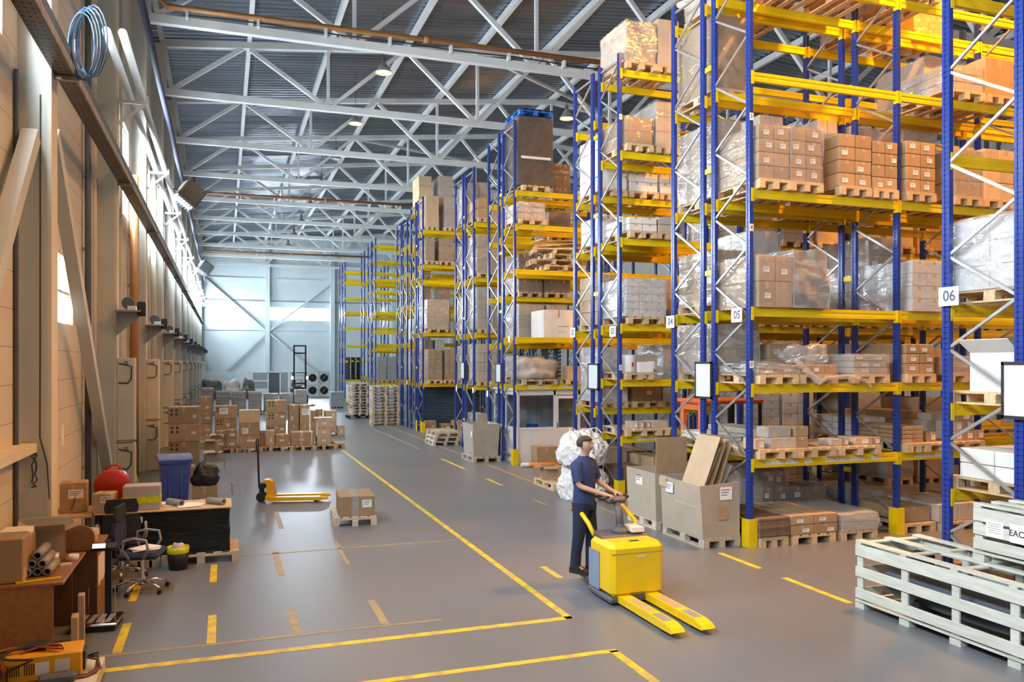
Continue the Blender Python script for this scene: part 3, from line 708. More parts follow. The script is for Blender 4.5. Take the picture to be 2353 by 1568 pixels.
LEVW = ['floor level', 'first shelf', 'second shelf', 'third shelf', 'fourth shelf', 'fifth shelf', 'sixth shelf', 'seventh shelf']
class Row:
    def __init__(s, key, phrase, y0, dep, levels, top, nb, x0=7.4, pitch=2.8):
        s.key, s.phrase, s.y0, s.dep, s.levels, s.top, s.nb, s.x0, s.pitch = key, phrase, y0, dep, [0.0] + levels, top, nb, x0, pitch
        s.yc = y0 + dep / 2
    def clampx(s, a, b):
        mid = (a + b) / 2; i = math.floor((mid - s.x0) / s.pitch); i = max(0, i)
        lo, hi = s.x0 + i * s.pitch + 0.082, s.x0 + (i + 1) * s.pitch - 0.082
        if a < lo: a, b = lo, b + (lo - a)
        if b > hi: a, b = a - (b - hi), hi
        return max(a, lo), b
def post_mesh(h):
    key = ('post', h)
    if key not in CACHE:
        p = [(-0.03, -0.05), (0.03, -0.05), (0.03, -0.02), (0.022, -0.014), (0.022, 0.014), (0.03, 0.02), (0.03, 0.05), (-0.03, 0.05), (-0.03, 0.018), (-0.02, 0.012), (-0.02, -0.012), (-0.03, -0.018)]
        CACHE[key] = MB().prism(p, 'z', 0.01, h).box((-0.06, -0.065, 0), (0.06, 0.065, 0.01)).mesh('upright', 'blue')
    return CACHE[key]
def bracing_mesh(dep, h):
    key = ('brace', round(dep, 2), h)
    if key not in CACHE:
        b = MB(); z = 0.25; y0, y1 = 0.035, dep - 0.035; side = 0
        b.bar((0, y0, z), (0, y1, z), 0.03, 0.035)
        while z + 0.53 < h:
            a, c = (y0, y1) if side == 0 else (y1, y0)
            b.bar((0, a, z + 0.03), (0, c, z + 0.53), 0.028, 0.032); z += 0.53; side = 1 - side
        b.bar((0, y0, h - 0.12), (0, y1, h - 0.12), 0.03, 0.035)
        CACHE[key] = b.mesh('bracing', 'galv')
    return CACHE[key]
def beam_mesh(L):
    key = ('beam', L)
    if key not in CACHE:
        b = MB(); b.prism([(-0.028, 0), (0.022, 0), (0.022, -0.03), (0.028, -0.036), (0.028, -0.135), (-0.028, -0.135), (-0.028, -0.085), (-0.022, -0.078), (-0.022, -0.052), (-0.028, -0.045)], 'x', 0.034, L - 0.034)
        b.box((0.032, -0.052, -0.19), (0.040, 0.03, 0.01)).box((L - 0.040, -0.052, -0.19), (L - 0.032, 0.03, 0.01))
        b.box((-0.01, -0.058, -0.19), (0.040, -0.052, 0.01)).box((L - 0.040, -0.058, -0.19), (L + 0.01, -0.052, 0.01))
        CACHE[key] = b.mesh('beam', 'yellow')
    return CACHE[key]
GUARD = MB().prism([(-0.075, -0.09), (0.075, -0.09), (0.075, 0.09), (0.05, 0.09), (0.05, -0.06), (-0.05, -0.06), (-0.05, 0.09), (-0.075, 0.09)], 'z', 0.0, 0.42).mesh('post_guard', 'yellow')
SPACER = MB().box((-0.02, 0.051, -0.04), (0.02, 0.285, 0.04)).mesh('row_spacer', 'yellow')
def rack(row, label, spacers=None, guards=(), bars=(), skip=()):
    r = thing('pallet_rack', label, 'pallet rack', (row.x0, row.y0, 0), 0, 'blue and yellow pallet racks')
    for i in range(row.nb + 1):
        x = i * row.pitch
        for y in (0, row.dep): put('upright', post_mesh(row.top), r, (x, y, 0))
        put('bracing', bracing_mesh(row.dep, row.top), r, (x, 0, 0))
        if spacers:
            n = 0; z = 0.9
            while z < row.top - 0.3:
                o = put('row_spacer', SPACER, r, (x, row.dep, z)); o.scale = (1, (spacers - 0.075) / 0.285, 1); z += 1.65
    for i in range(row.nb):
        for li, z in enumerate(row.levels[1:]):
            for y in (0, row.dep):
                if (i, li + 1) in skip: continue
                put('beam', beam_mesh(row.pitch), r, (i * row.pitch, y, z - 0.002))
    for (i, y) in guards: put('post_guard', GUARD, r, (i * row.pitch, y * row.dep, 0), math.pi if y else 0)
    for (x, L) in bars:
        o = put('barcode_strip', MB().box((-L/2, -0.001, -0.028), (L/2, 0.001, 0.028)).mesh('barcode_strip', 'barcode'), r, (x, -0.030, row.levels[1] - 0.066))
    return r
A = Row('A', 'rack six', 6.24, 0.91, [1.30, 2.28, 3.42, 5.15, 7.0, 8.6], 8.9, 2, 7.84)
B1 = Row('B1', 'rack five', 10.28, 0.92, [1.31, 2.43, 3.58, 5.35, 7.1, 8.6], 8.95, 4)
B2 = Row('B2', 'rack four', 11.52, 0.92, [1.31, 2.43, 3.58, 5.35, 7.1, 8.6], 8.95, 4)
C1 = Row('C1', 'rack three', 14.52, 0.88, [1.29, 2.41, 3.52, 5.23, 6.95, 8.58], 8.9, 4)
C2 = Row('C2', 'rack two', 15.76, 0.92, [1.78, 3.45, 5.2, 6.31, 7.88], 8.9, 4)
D1 = Row('D1', 'the booth rack', 20.7, 0.95, [2.15, 3.44, 5.28, 6.5, 7.41], 9.3, 5)
D2 = Row('D2', 'the rear booth rack', 22.03, 0.95, [2.2, 3.3, 4.65, 6.3, 7.41], 9.3, 5)
E1 = Row('E1', 'the grey-carton rack', 24.5, 0.9, [2.03, 3.68, 5.43, 7.16], 8.9, 4)
E2 = Row('E2', 'the rear grey-carton rack', 25.72, 0.9, [2.03, 3.68, 5.43, 7.3], 8.9, 4)
F1 = Row('F1', 'the shutter rack', 31.45, 0.88, [1.93, 3.95, 6.0, 6.63, 7.99], 9.3, 3)
F2 = Row('F2', 'the rear shutter rack', 32.68, 0.9, [1.93, 3.95, 6.2, 7.3, 8.95], 9.3, 3)
G1 = Row('G1', 'the seventh rack', 34.35, 0.9, [2.0, 3.6, 5.2, 6.6, 7.8], 8.9, 3)
G2 = Row('G2', 'the rear seventh rack', 35.6, 0.9, [2.0, 3.6, 5.2, 6.6, 7.8], 8.9, 3)
H1 = Row('H1', 'the empty rack', 42.1, 1.0, [1.72, 3.5, 4.4, 5.4, 6.5, 7.1, 8.85], 9.2, 3)
H2 = Row('H2', 'the rear empty rack', 43.4, 1.0, [1.72, 3.4, 5.2, 6.6, 8.2], 9.2, 3)
I1 = Row('I1', 'the bare rack', 45.7, 1.0, [2.0, 3.8, 5.6, 7.2], 9.0, 2)
J1 = Row('J1', 'the end rack', 53.4, 1.1, [1.65, 2.9, 3.9, 5.05, 6.05, 7.0, 8.0, 8.7], 9.3, 2)
J2 = Row('J2', 'the wall rack', 54.8, 1.1, [1.65, 3.9, 6.05, 8.3], 9.3, 2)
r06 = rack(A, 'blue and yellow pallet rack number six, sign 06 on its end post', None, [])
r05 = rack(B1, 'blue and yellow pallet rack number five, sign 05 on its end post', 0.32, [(0, 0), (1, 0), (2, 0)], [(0.55, 0.62), (1.05, 0.14), (1.75, 0.75), (2.35, 0.2), (3.5, 0.7), (4.3, 0.3), (5.0, 0.3)])
r04 = rack(B2, 'blue and yellow pallet rack number four, sign 04 on its end post', None, [])
r03 = rack(C1, 'blue and yellow pallet rack number three, sign 03 on its end post', 0.36, [(0, 0), (1, 0)], [(0.7, 0.7), (1.5, 0.5)])
r02 = rack(C2, 'blue and yellow pallet rack number two, sign 02 on its end post', None, [])
r01 = rack(D1, 'blue and yellow pallet rack standing over the white office booth', 0.36, [(0, 0)], [(0.7, 0.6), (1.6, 0.5)])
rD2 = rack(D2, 'pallet rack backing onto the one over the white booth')
rE1 = rack(E1, 'pallet rack next beyond the booth racks, behind the big grey carton', 0.32, [(0, 0)])
rE2 = rack(E2, 'pallet rack behind the big grey carton, its second row')
rF1 = rack(F1, 'pallet rack standing over the dark blue shutter panel', 0.35, [(0, 0), (0, 1)])
rF2 = rack(F2, 'pallet rack backing onto the one over the dark blue shutter')
rG1 = rack(G1, 'pallet rack just behind the shutter racks, nearer row of its pair', 0.35)
rG2 = rack(G2, 'pallet rack just behind the shutter racks, farther row of its pair')
rH1 = rack(H1, 'tall pallet rack with mostly empty yellow shelves', 0.3)
rH2 = rack(H2, 'empty pallet rack backing onto the tall mostly empty one')
rI1 = rack(I1, 'bare pallet rack between the empty racks and the end rack')
rJ1 = rack(J1, 'last pallet rack toward the end wall, with many bare shelves', 0.3, [(0, 0)])
rJ2 = rack(J2, 'pallet rack closest to the end wall')
def sign(r, num, y, z, dx=-0.072, w=0.27, h=0.215):
    o = MB().box((-0.003, -w/2, -h/2), (0.003, w/2, h/2)).build('number_sign', 'paper', r, (dx, y, z))
    text(num, 0.17, o, (-0.004, -0.01, 0.0), FACE_X, 'number_ink', 'numerals')
sign(r06, '06', A.dep - 0.08, Zat(682, 7.8, 7.1)); sign(r05, '05', 0.22, Zat(724, 7.4, 10.4)); sign(r04, '04', B2.dep + 0.01, Zat(740, 7.4, 12.4)); sign(r03, '03', 0.16, Zat(762, 7.4, 14.7)); sign(r02, '02', C2.dep - 0.02, Zat(765, 7.4, 16.65))
def level_tag(r, num, x, y, z):
    o = MB().box((-0.035, -0.001, -0.055), (0.035, 0.001, 0.055)).build('level_tag', 'card_white', r, (x, y - 0.053, z))
    text(num, 0.07, o, (0, -0.0015, 0), FACE_Y, 'ink', 'numerals')
for num, py in (('3', 838), ('4', 524), ('5', 270)): level_tag(r05, num, 0, 0, Zat(py, 7.4, 10.28))
for num, py in (('2', 845), ('4', 505), ('5', 270)): level_tag(r03, num, 0, 0, Zat(py, 7.4, 14.52))
def notice_board(x, y, z, w, h, label):
    b = thing('notice_board', label, 'board', (x, y, z), 0, 'white boards on rack ends')
    MB().box((-0.025, -w/2, -h/2), (0.0, w/2, -h/2 + 0.035)).box((-0.025, -w/2, h/2 - 0.035), (0.0, w/2, h/2)).box((-0.025, -w/2, -h/2), (0.0, -w/2 + 0.03, h/2)).box((-0.025, w/2 - 0.03, -h/2), (0.0, w/2, h/2)).build('board_rim', 'board_frame', b)
    MB().box((-0.018, -w/2 + 0.03, -h/2 + 0.035), (-0.006, w/2 - 0.03, h/2 - 0.035)).build('board_panel', 'board_face', b)
notice_board(7.345, 11.42, Zat(874, 7.35, 11.4), 0.48, 0.60, 'white board in a black rim on the posts between racks 05 and 04')
notice_board(7.345, 15.60, Zat(866, 7.35, 15.6), 0.50, 0.56, 'white board in a black rim on the posts between racks 03 and 02')
notice_board(7.345, 21.88, Zat(858, 7.35, 21.9), 0.46, 0.56, 'white board in a black rim on the booth rack end')
notice_board(7.345, 25.55, Zat(852, 7.35, 25.5), 0.42, 0.56, 'white board in a black rim on the rack past the booth')
notice_board(7.77, 6.16, Zat(898, 7.77, 6.2), 0.46, 0.60, 'white board in a black rim on rack 06, cut by the photo edge')
for k, (px, py, X) in enumerate(((1049, 893, 7.36), (1087, 897, 7.36), (1120, 905, 7.36), (1170, 780, 7.36), (935, 879, 7.36))):
    y = YatX(px, X); o = MB().box((-0.006, -0.07, -0.09), (0, 0.07, 0.09)).build('document_card', 'paper', None, (X, y, Zat(py, X, y)))
    tag(o, 'small white card on a rack post beyond the booth, %s' % ('third nearest', 'second nearest', 'nearest', 'the highest one', 'the farthest one')[k], 'card', 'white cards on rack posts')
# ---------------------------------------------------------------- loads
OCC = {}
def load(row, lev, px0, px1, ytop, kind='wrap', m='card', n=(2, 3), film='film', pal='wood', d=1.14, labs=0, what=None, x=None, h=None, yoff=0.0, overhang=0.0):
    yf = row.yc - d / 2 + yoff
    if x is None: xa, xb = XatY(px0, yf), XatY(px1, yf)
    else: xa, xb = x
    if overhang == 0: xa, xb = row.clampx(xa, xb)
    bay = (row.key, lev, math.floor(((xa + xb) / 2 - row.x0) / row.pitch)); oc = OCC.get(bay, -9)
    if xa < oc < xb: xa = oc + 0.02; xb = max(xb, xa + 0.35)
    OCC[bay] = xb
    w = xb - xa; xc = (xa + xb) / 2; z = row.levels[lev]; yc = row.yc + yoff
    if pal:
        pw = min(0.8, max(0.5, math.floor(w * 10 + 0.5) / 10)) if w < 1.05 else 1.2
        pa, pb = row.clampx(xc - pw / 2, xc + pw / 2); pc = (pa + pb) / 2
        p = put('pallet', pallet_mesh(pal, pw), None, (pc, yc, z)); PEND.append((row, lev, pc, p, 'pallet', 'wooden pallet' if kind != 'none' else 'bare wooden pallet', 'pallets on the racks')); z += 0.1445
    hh = h if h else Zat(ytop, xa, yf) - z
    hh = max(hh, 0.12)
    ceil_ = [l for l in row.levels if l > row.levels[lev] + 0.3]
    if ceil_ and hh > ceil_[0] - 0.15 - z: hh = ceil_[0] - 0.16 - z
    o = None; c = {'card': 'brown', 'card_light': 'light brown', 'card_grey': 'grey-brown', 'card_white': 'white', 'card_dark': 'dark brown', 'grey_box': 'grey'}.get(m, '')
    rnd = random.Random(int(xc * 100) + lev * 7 + int(row.y0 * 10))
    if kind in ('wrap', 'pile'):
        o = bpy.data.objects.new('wrapped_load' if kind == 'wrap' else 'carton_load', None); COL.objects.link(o); o.location = (xc, yc, z)
        nx, nz = n; ny = 2; cw, cd, ch = w / nx, d / ny, hh / nz
        for k in range(nz):
            for i in range(nx):
                for j in range(ny):
                    q = carton(cw - 0.008, cd - 0.008, ch - 0.006, (-w/2 + cw * (i + 0.5) + rnd.uniform(-.004, .004), -d/2 + cd * (j + 0.5), k * ch + 0.001), m, 0, o)
                    if labs and j == 0 and rnd.random() < labs:
                        put('paper_label', label_mesh(min(0.12, cw * 0.35), min(0.08, ch * 0.35)), q, (rnd.uniform(-.2, .2) * cw, -cd/2 + 0.001, ch * rnd.uniform(.35, .6)))
        if kind == 'wrap': shell('stretch_film', w + 0.03, d + 0.03, hh + 0.012, seed(), 0.012, film, o, (0, 0, -0.0), 0, 0.01)
        txt = 'film-wrapped %s cartons' % c if kind == 'wrap' else 'stacked %s cartons' % c; cat = 'pallet load'
    elif kind == 'box':
        o = carton(w, d, hh, (xc, yc, z), m, 0, None); txt = 'large %s carton' % c; cat = 'carton'
        if labs: put('paper_label', label_mesh(0.2, 0.14), o, (0.2 * w, -d/2 - 0.002, hh * 0.6))
    elif kind == 'bale':
        sd = seed(); o = shell('wrapped_bale', w, d, hh, sd, 0.03, m, None, (xc, yc, z), 0.06, 0.04); shell('stretch_film', w + 0.05, d + 0.05, hh + 0.02, sd, 0.03, 'film_heavy', o, (0, 0, 0), 0.06, 0.04); txt = 'dark bale in shiny film'; cat = 'bale'
    elif kind == 'bags':
        o = bpy.data.objects.new('sack_load', None); COL.objects.link(o); o.location = (xc, yc, z)
        nx, nz = n
        for k in range(nz):
            for i in range(nx): put('sack', mated(wrinkled(w / nx - 0.01, d - 0.03, hh / nz - 0.004, seed(), 0.012, 4, 0.0, 0.03), m), o, (-w/2 + w / nx * (i + 0.5), 0, k * hh / nz))
        txt = 'pile of pale sacks'; cat = 'pallet load'
    elif kind == 'flat':
        o = bpy.data.objects.new('flattened_cartons', None); COL.objects.link(o); o.location = (xc, yc, z)
        N_ = max(4, int(hh / 0.028))
        for k in range(N_):
            dx = rnd.uniform(-.012, .012)
            put('cardboard_sheet', MB().box((-w/2 + dx, -d/2, 0), (w/2 + dx, d/2, hh / N_ - 0.004)).mesh('cardboard_sheet', m), o, (0, rnd.uniform(-.012, .012), k * hh / N_))
        txt = 'pile of flattened %s cartons' % c; cat = 'cardboard pile'
    elif kind == 'film':
        o = put('film_heap', mated(lump(w / 2, d / 2, hh, seed(), 0.3), 'film_heavy'), None, (xc, yc, z)); txt = 'crumpled heap of clear film'; cat = 'film'
    elif kind == 'rough':
        sd = seed(); o = shell('wrapped_load', w, d, hh, sd, 0.012, m, None, (xc, yc, z), 0.0, 0.01); shell('stretch_film', w + 0.03, d + 0.03, hh + 0.012, sd, 0.012, film, o, (0, 0, 0)); txt = 'smooth %s film-wrapped load' % c; cat = 'pallet load'
    if o is not None: PEND.append((row, lev, xc, o, cat, what or txt, 'loads on the racks'))
    return o, xc, yc, z, w, hh
def loose(row, lev, items, yoff=-0.3, pal_px=None, pal='wood', pal_x=None):
    """separate cartons: items = (px0, px1, ytop, ybottom, material, depth, label?)"""
    z0 = row.levels[lev]
    for (a, b_) in (pal_px or []):
        yf = row.yc - 0.6; xc = (XatY(a, yf) + XatY(b_, yf)) / 2; pa, pb = row.clampx(xc - 0.4, xc + 0.4); xc = (pa + pb) / 2
        p = put('pallet', pallet_mesh(pal, 0.8), None, (xc, row.yc, z0)); PEND.append((row, lev, xc, p, 'pallet', 'wooden pallet', 'pallets on the racks'))
    zb = z0 + 0.1445
    for it in items:
        px0, px1, yt, k, m, dd, lb = it[:7]; yo = it[7] if len(it) > 7 else yoff
        yf = row.yc + yo - dd / 2; xa, xb = XatY(px0, yf), XatY(px1, yf)
        h_ = it[8] if len(it) > 8 else 0.16
        c = {'card': 'brown', 'card_light': 'light brown', 'card_grey': 'grey', 'card_white': 'white', 'card_dark': 'dark brown'}.get(m, '')
        o = carton(xb - xa, dd, h_, ((xa + xb) / 2, row.yc + yo, zb + k * (h_ + 0.002)), m, 0, None, (0.15, 0.5, min(.12, (xb-xa)*.4), min(.08, h_*.5)) if lb else None)
        PEND.append((row, lev, (xa + xb) / 2 + 0.001 * k, o, 'carton', 'small %s carton%s' % (c, '' if k == 0 else ' lying on another'), 'loose cartons on the racks'))
# --- rack 05
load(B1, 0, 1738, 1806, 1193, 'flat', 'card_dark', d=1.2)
load(B1, 0, 1818, 1925, 1186, 'pile', 'card', (2, 2), labs=1, d=1.2)
load(B1, 0, 1935, 2016, 1183, 'wrap', 'card_grey', (1, 2), 'film_heavy', d=1.2)
load(B1, 0, 2060, 2135, 1168, 'box', 'card', d=1.0, yoff=0.1)
load(B1, 0, 2150, 2250, 1160, 'pile', 'card_grey', (2, 1), d=1.1)
loose(B1, 1, [(1735, 1757, 0, 0, 'card_light', .3, 1, -.4), (1772, 1800, 0, 0, 'card_grey', .3, 0, -.35), (1800, 1829, 0, 0, 'card_grey', .3, 0, -.35), (1829, 1857, 0, 0, 'card', .3, 0, -.35),
     (1766, 1788, 0, 1, 'card_grey', .3, 0, -.3), (1789, 1818, 0, 1, 'card_grey', .3, 0, -.3), (1826, 1858, 0, 1, 'card', .32, 0, -.3),
     (1910, 1932, 0, 0, 'card_grey', .3, 0, -.3, .1), (1933, 1951, 0, 0, 'card', .3, 1, -.35, .11), (1965, 2000, 0, 0, 'card_light', .4, 1, -.3, .12), (2002, 2024, 0, 0, 'card', .4, 1, -.35, .12),
     (1756, 1784, 0, 0, 'card', .3, 0, .25, .22), (1785, 1815, 0, 0, 'card_dark', .3, 0, .25, .24), (1816, 1850, 0, 0, 'card', .3, 0, .25, .22)], pal_px=[(1737, 1822), (1826, 1920), (1930, 2026)])
load(B1, 1, 2049, 2098, 980, 'pile', 'card', (2, 4), d=1.0)
loose(B1, 1, [(2100, 2122, 0, 0, 'card', .35, 1), (2130, 2152, 0, 0, 'card', .35, 1), (2128, 2160, 0, 0, 'card_grey', .3, 0, .2, .3), (2190, 2212, 0, 0, 'card_grey', .35, 1), (2190, 2212, 0, 1, 'card_grey', .35, 1), (2213, 2238, 0, 0, 'card', .35, 1), (2213, 2238, 0, 1, 'card', .35, 1), (2240, 2262, 0, 0, 'card', .35, 1), (2192, 2236, 0, 2, 'card', .35, 1), (2140, 2185, 0, 0, 'card_grey', .3, 1, .25, .42)], pal_px=[(2100, 2165), (2180, 2265)])
load(B1, 2, 1737, 1828, 842, 'wrap', 'card', (2, 1), 'film_heavy', labs=1)
load(B1, 2, 1836, 1925, 838, 'pile', 'card', (3, 1), labs=.6)
load(B1, 2, 1962, 2040, 815, 'wrap', 'card_grey', (2, 3), labs=.6)
load(B1, 2, 2062, 2128, 790, 'pile', 'card', (2, 3), labs=1)
load(B1, 2, 2180, 2255, 820, 'wrap', 'card_light', (2, 2), 'film_heavy')
load(B1, 3, 1730, 1809, 585, 'wrap', 'card', (2, 2), labs=.7, what='film-wrapped pile of four big brown cartons', pal=None)
load(B1, 3, 1814, 1900, 575, 'bale', 'dark_bale', pal=None)
load(B1, 3, 2096, 2165, 598, 'wrap', 'card_white', (2, 4), 'film_heavy', pal=None)
load(B1, 4, 1732, 1804, 285, 'wrap', 'card', (2, 4), labs=.7); load(B1, 4, 1809, 1888, 290, 'wrap', 'card', (2, 4), labs=.7)
load(B1, 4, 1928, 2003, 305, 'pile', 'card', (2, 4), labs=.7); load(B1, 4, 2005, 2070, 322, 'pile', 'card', (2, 4), labs=.8); load(B1, 4, 2082, 2150, 322, 'pile', 'card', (2, 4), labs=.8)
load(B1, 4, 2195, 2255, 340, 'wrap', 'card', (2, 3)); load(B1, 4, 2262, 2330, 340, 'pile', 'card_light', (2, 3))
load(B1, 5, 2180, 2260, 145, 'wrap', 'card_grey', (2, 3), labs=.3); load(B1, 5, 2265, 2330, 130, 'box', 'card')
load(B1, 6, 1745, 1830, 0, 'rough', 'card_white', h=1.2); load(B1, 6, 1850, 1925, 0, 'none'); load(B1, 6, 1960, 2035, 0, 'rough', 'card_light', h=1.0); load(B1, 6, 2090, 2160, 0, 'wrap', 'card_grey', (2, 3), h=1.3)
# --- rack 04
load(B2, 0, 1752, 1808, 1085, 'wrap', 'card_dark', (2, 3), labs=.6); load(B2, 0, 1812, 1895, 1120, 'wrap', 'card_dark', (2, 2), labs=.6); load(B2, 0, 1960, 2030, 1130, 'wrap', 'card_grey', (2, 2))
load(B2, 1, 1650, 1705, 1010, 'pile', 'card_white', (2, 2)); load(B2, 1, 1715, 1775, 985, 'pile', 'card_grey', (2, 2)); load(B2, 1, 1965, 2035, 960, 'pile', 'card_white', (2, 3)); load(B2, 1, 2045, 2120, 945, 'pile', 'card', (2, 3))
load(B2, 2, 1645, 1742, 745, 'wrap', 'card', (2, 2), 'film_heavy', what='wide brown load in cloudy film'); load(B2, 2, 1765, 1820, 790, 'pile', 'card_light', (1, 2), labs=1); load(B2, 2, 2000, 2060, 790, 'wrap', 'card_light', (2, 2))
load(B2, 3, 1647, 1714, 573, 'wrap', 'card', (2, 4), 'film'); load(B2, 3, 1725, 1790, 530, 'wrap', 'card_grey', (2, 3)); load(B2, 3, 1996, 2070, 545, 'wrap', 'card', (2, 4), labs=1)
load(B2, 4, 1647, 1703, 275, 'wrap', 'card', (2, 4), 'film_heavy', labs=.5); load(B2, 4, 1745, 1800, 262, 'pile', 'card_grey', (2, 4)); load(B2, 4, 1880, 1925, 270, 'pile', 'card_grey', (2, 4)); load(B2, 4, 1945, 2010, 290, 'wrap', 'card', (2, 3), 'film_heavy'); load(B2, 4, 2075, 2150, 295, 'wrap', 'card_light', (2, 3), 'film_heavy')
load(B2, 5, 1645, 1712, 30, 'rough', 'card', film='film', d=1.15, what='tall brown carton in shiny film'); load(B2, 5, 2170, 2260, 130, 'wrap', 'card_grey', (2, 3))
load(B2, 6, 1740, 1820, 0, 'none'); load(B2, 6, 1660, 1730, 0, 'rough', 'card_grey', h=.9); load(B2, 6, 1990, 2060, 0, 'wrap', 'card', (2, 3), h=1.2); load(B2, 6, 2100, 2170, 0, 'wrap', 'card_light', (2, 3), h=1.1)
# --- rack 03
loose(C1, 1, [(1452, 1466, 0, 0, 'card_grey', .3, 1, -.3, .14), (1468, 1480, 0, 0, 'card_grey', .3, 1, -.3, .14), (1482, 1495, 0, 0, 'card', .3, 1, -.3, .13), (1500, 1535, 0, 0, 'card_grey', .4, 0, -.3, .14)], pal_px=[(1436, 1500)])
load(C1, 1, 1505, 1560, 970, 'none', 'card')
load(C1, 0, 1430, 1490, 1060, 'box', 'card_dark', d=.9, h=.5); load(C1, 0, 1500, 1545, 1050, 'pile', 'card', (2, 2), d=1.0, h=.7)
load(C1, 2, 1440, 1500, 0, 'none')
load(C1, 3, 1437, 1527, 640, 'wrap', 'card_white', (3, 5), 'film_heavy', labs=.75, what='white film-wrapped load covered in paper labels')
load(C1, 4, 1445, 1510, 497, 'pile', 'card_white', (2, 2)); load(C1, 4, 1514, 1556, 498, 'pile', 'card_grey', (1, 2))
load(C1, 5, 1430, 1490, 267, 'wrap', 'card', (1, 2)); load(C1, 5, 1508, 1560, 232, 'wrap', 'card_grey', (1, 3))
load(C1, 6, 1434, 1502, 45, 'rough', 'card_grey', film='film', what='tall rounded grey-brown load in clear film'); load(C1, 6, 1512, 1560, 42, 'box', 'card_grey')
# --- rack 02
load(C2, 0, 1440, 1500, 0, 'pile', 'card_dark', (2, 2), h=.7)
load(C2, 1, 1386, 1440, 800, 'rough', 'card_white', film='film_heavy', h=1.15, what='tall load under pale blue-white film'); load(C2, 1, 1455, 1520, 884, 'pile', 'card', (1, 1), h=.42, labs=1); load(C2, 1, 1524, 1560, 830, 'rough', 'card_white', film='film_heavy', h=1.2)
load(C2, 2, 1383, 1430, 630, 'pile', 'card_light', (2, 4)); load(C2, 2, 1440, 1500, 640, 'wrap', 'card', (2, 3)); load(C2, 2, 1510, 1550, 640, 'wrap', 'card', (2, 3))
load(C2, 3, 1385, 1437, 492, 'pile', 'card_white', (2, 2)); load(C2, 3, 1445, 1500, 500, 'pile', 'card_white', (2, 2)); load(C2, 3, 1508, 1550, 500, 'pile', 'card_grey', (2, 2))
load(C2, 4, 1383, 1440, 305, 'bags', 'bag_white', (2, 4)); load(C2, 4, 1448, 1512, 395, 'pile', 'card_white', (2, 2)); load(C2, 4, 1518, 1560, 395, 'pile', 'card_white', (2, 2))
# deeper bays of racks 03 and 02, seen through racks 05 and 04
rb = random.Random(11)
for row in (C1, C2):
    for bay in (1, 2):
        for lev in range(0, len(row.levels)):
            for sl in range(3):
                if rb.random() < 0.22: continue
                x0 = row.x0 + row.pitch * bay + 0.10 + 0.9 * sl
                top = row.levels[lev + 1] - row.levels[lev] if lev + 1 < len(row.levels) else 1.5
                hh = min(top - 0.45, rb.uniform(0.5, 1.25))
                if hh < 0.2: continue
                if (row is C1 and lev >= 5) or (row is C2 and lev >= 4): continue
                load(row, lev, 0, 0, 0, rb.choice(['wrap', 'pile', 'pile', 'wrap', 'box', 'rough']), rb.choice(['card', 'card', 'card_light', 'card_grey', 'card_white', 'card']), rb.choice([(2, 3), (2, 2), (1, 2), (2, 4)]), x=(x0, x0 + rb.uniform(0.7, 0.82)), h=hh)
for bay in (2, 3, 4):
    for lev in (1, 2, 3, 4):
        for sl in range(3):
            if rb.random() < 0.3: continue
            x0 = D1.x0 + 2.8 * bay + 0.10 + 0.9 * sl
            top = (D1.levels + [8.9])[lev + 1] - D1.levels[lev]
            load(D1, lev, 0, 0, 0, rb.choice(['rough', 'box', 'rough']), rb.choice(['card', 'card', 'card_light', 'card_grey']), x=(x0, x0 + 0.78), h=min(top - .45, rb.uniform(.5, 1.2)))
# --- rack 06
load(A, 0, 0, 0, 0, 'pile', 'card', (2, 1), x=(7.95, 8.75), h=.3, d=1.0)
load(A, 1, 0, 0, 0, 'pile', 'card_white', (1, 2), x=(7.95, 8.75), h=.34, d=.9, yoff=-.05); load(A, 2, 0, 0, 0, 'none', x=(7.95, 8.75), h=.5)
load(A, 3, 0, 0, 0, 'wrap', 'card_white', (1, 3), 'film_heavy', x=(7.94, 8.74), h=.80, d=1.14)
# --- the booth rack
load(D1, 2, 1250, 1318, 712, 'box', 'card_white', d=1.0, pal=None, what='big white printed carton')
load(D1, 4, 1182, 1243, 462, 'bags', 'sack_light', (2, 3), yoff=0.0)
load(D1, 5, 1186, 1264, 265, 'rough', 'dark_bale', film='film_dark', what='towering dark film-wrapped load')
load(D2, 1, 1192, 1250, 800, 'rough', 'card_grey', h=.6); load(D2, 2, 1192, 1250, 660, 'wrap', 'card_grey', (2, 3), h=1.0); load(D2, 2, 1256, 1300, 660, 'wrap', 'card_grey', (2, 3), h=1.0); load(D2, 3, 1192, 1245, 540, 'wrap', 'card_dark', (2, 3), h=1.1); load(D2, 3, 1252, 1310, 540, 'wrap', 'card_dark', (2, 3), h=1.1); load(D2, 5, 1270, 1310, 420, 'wrap', 'card_dark', (2, 3), h=1.0); load(D2, 4, 1262, 1310, 500, 'rough', 'card_dark', h=.7)
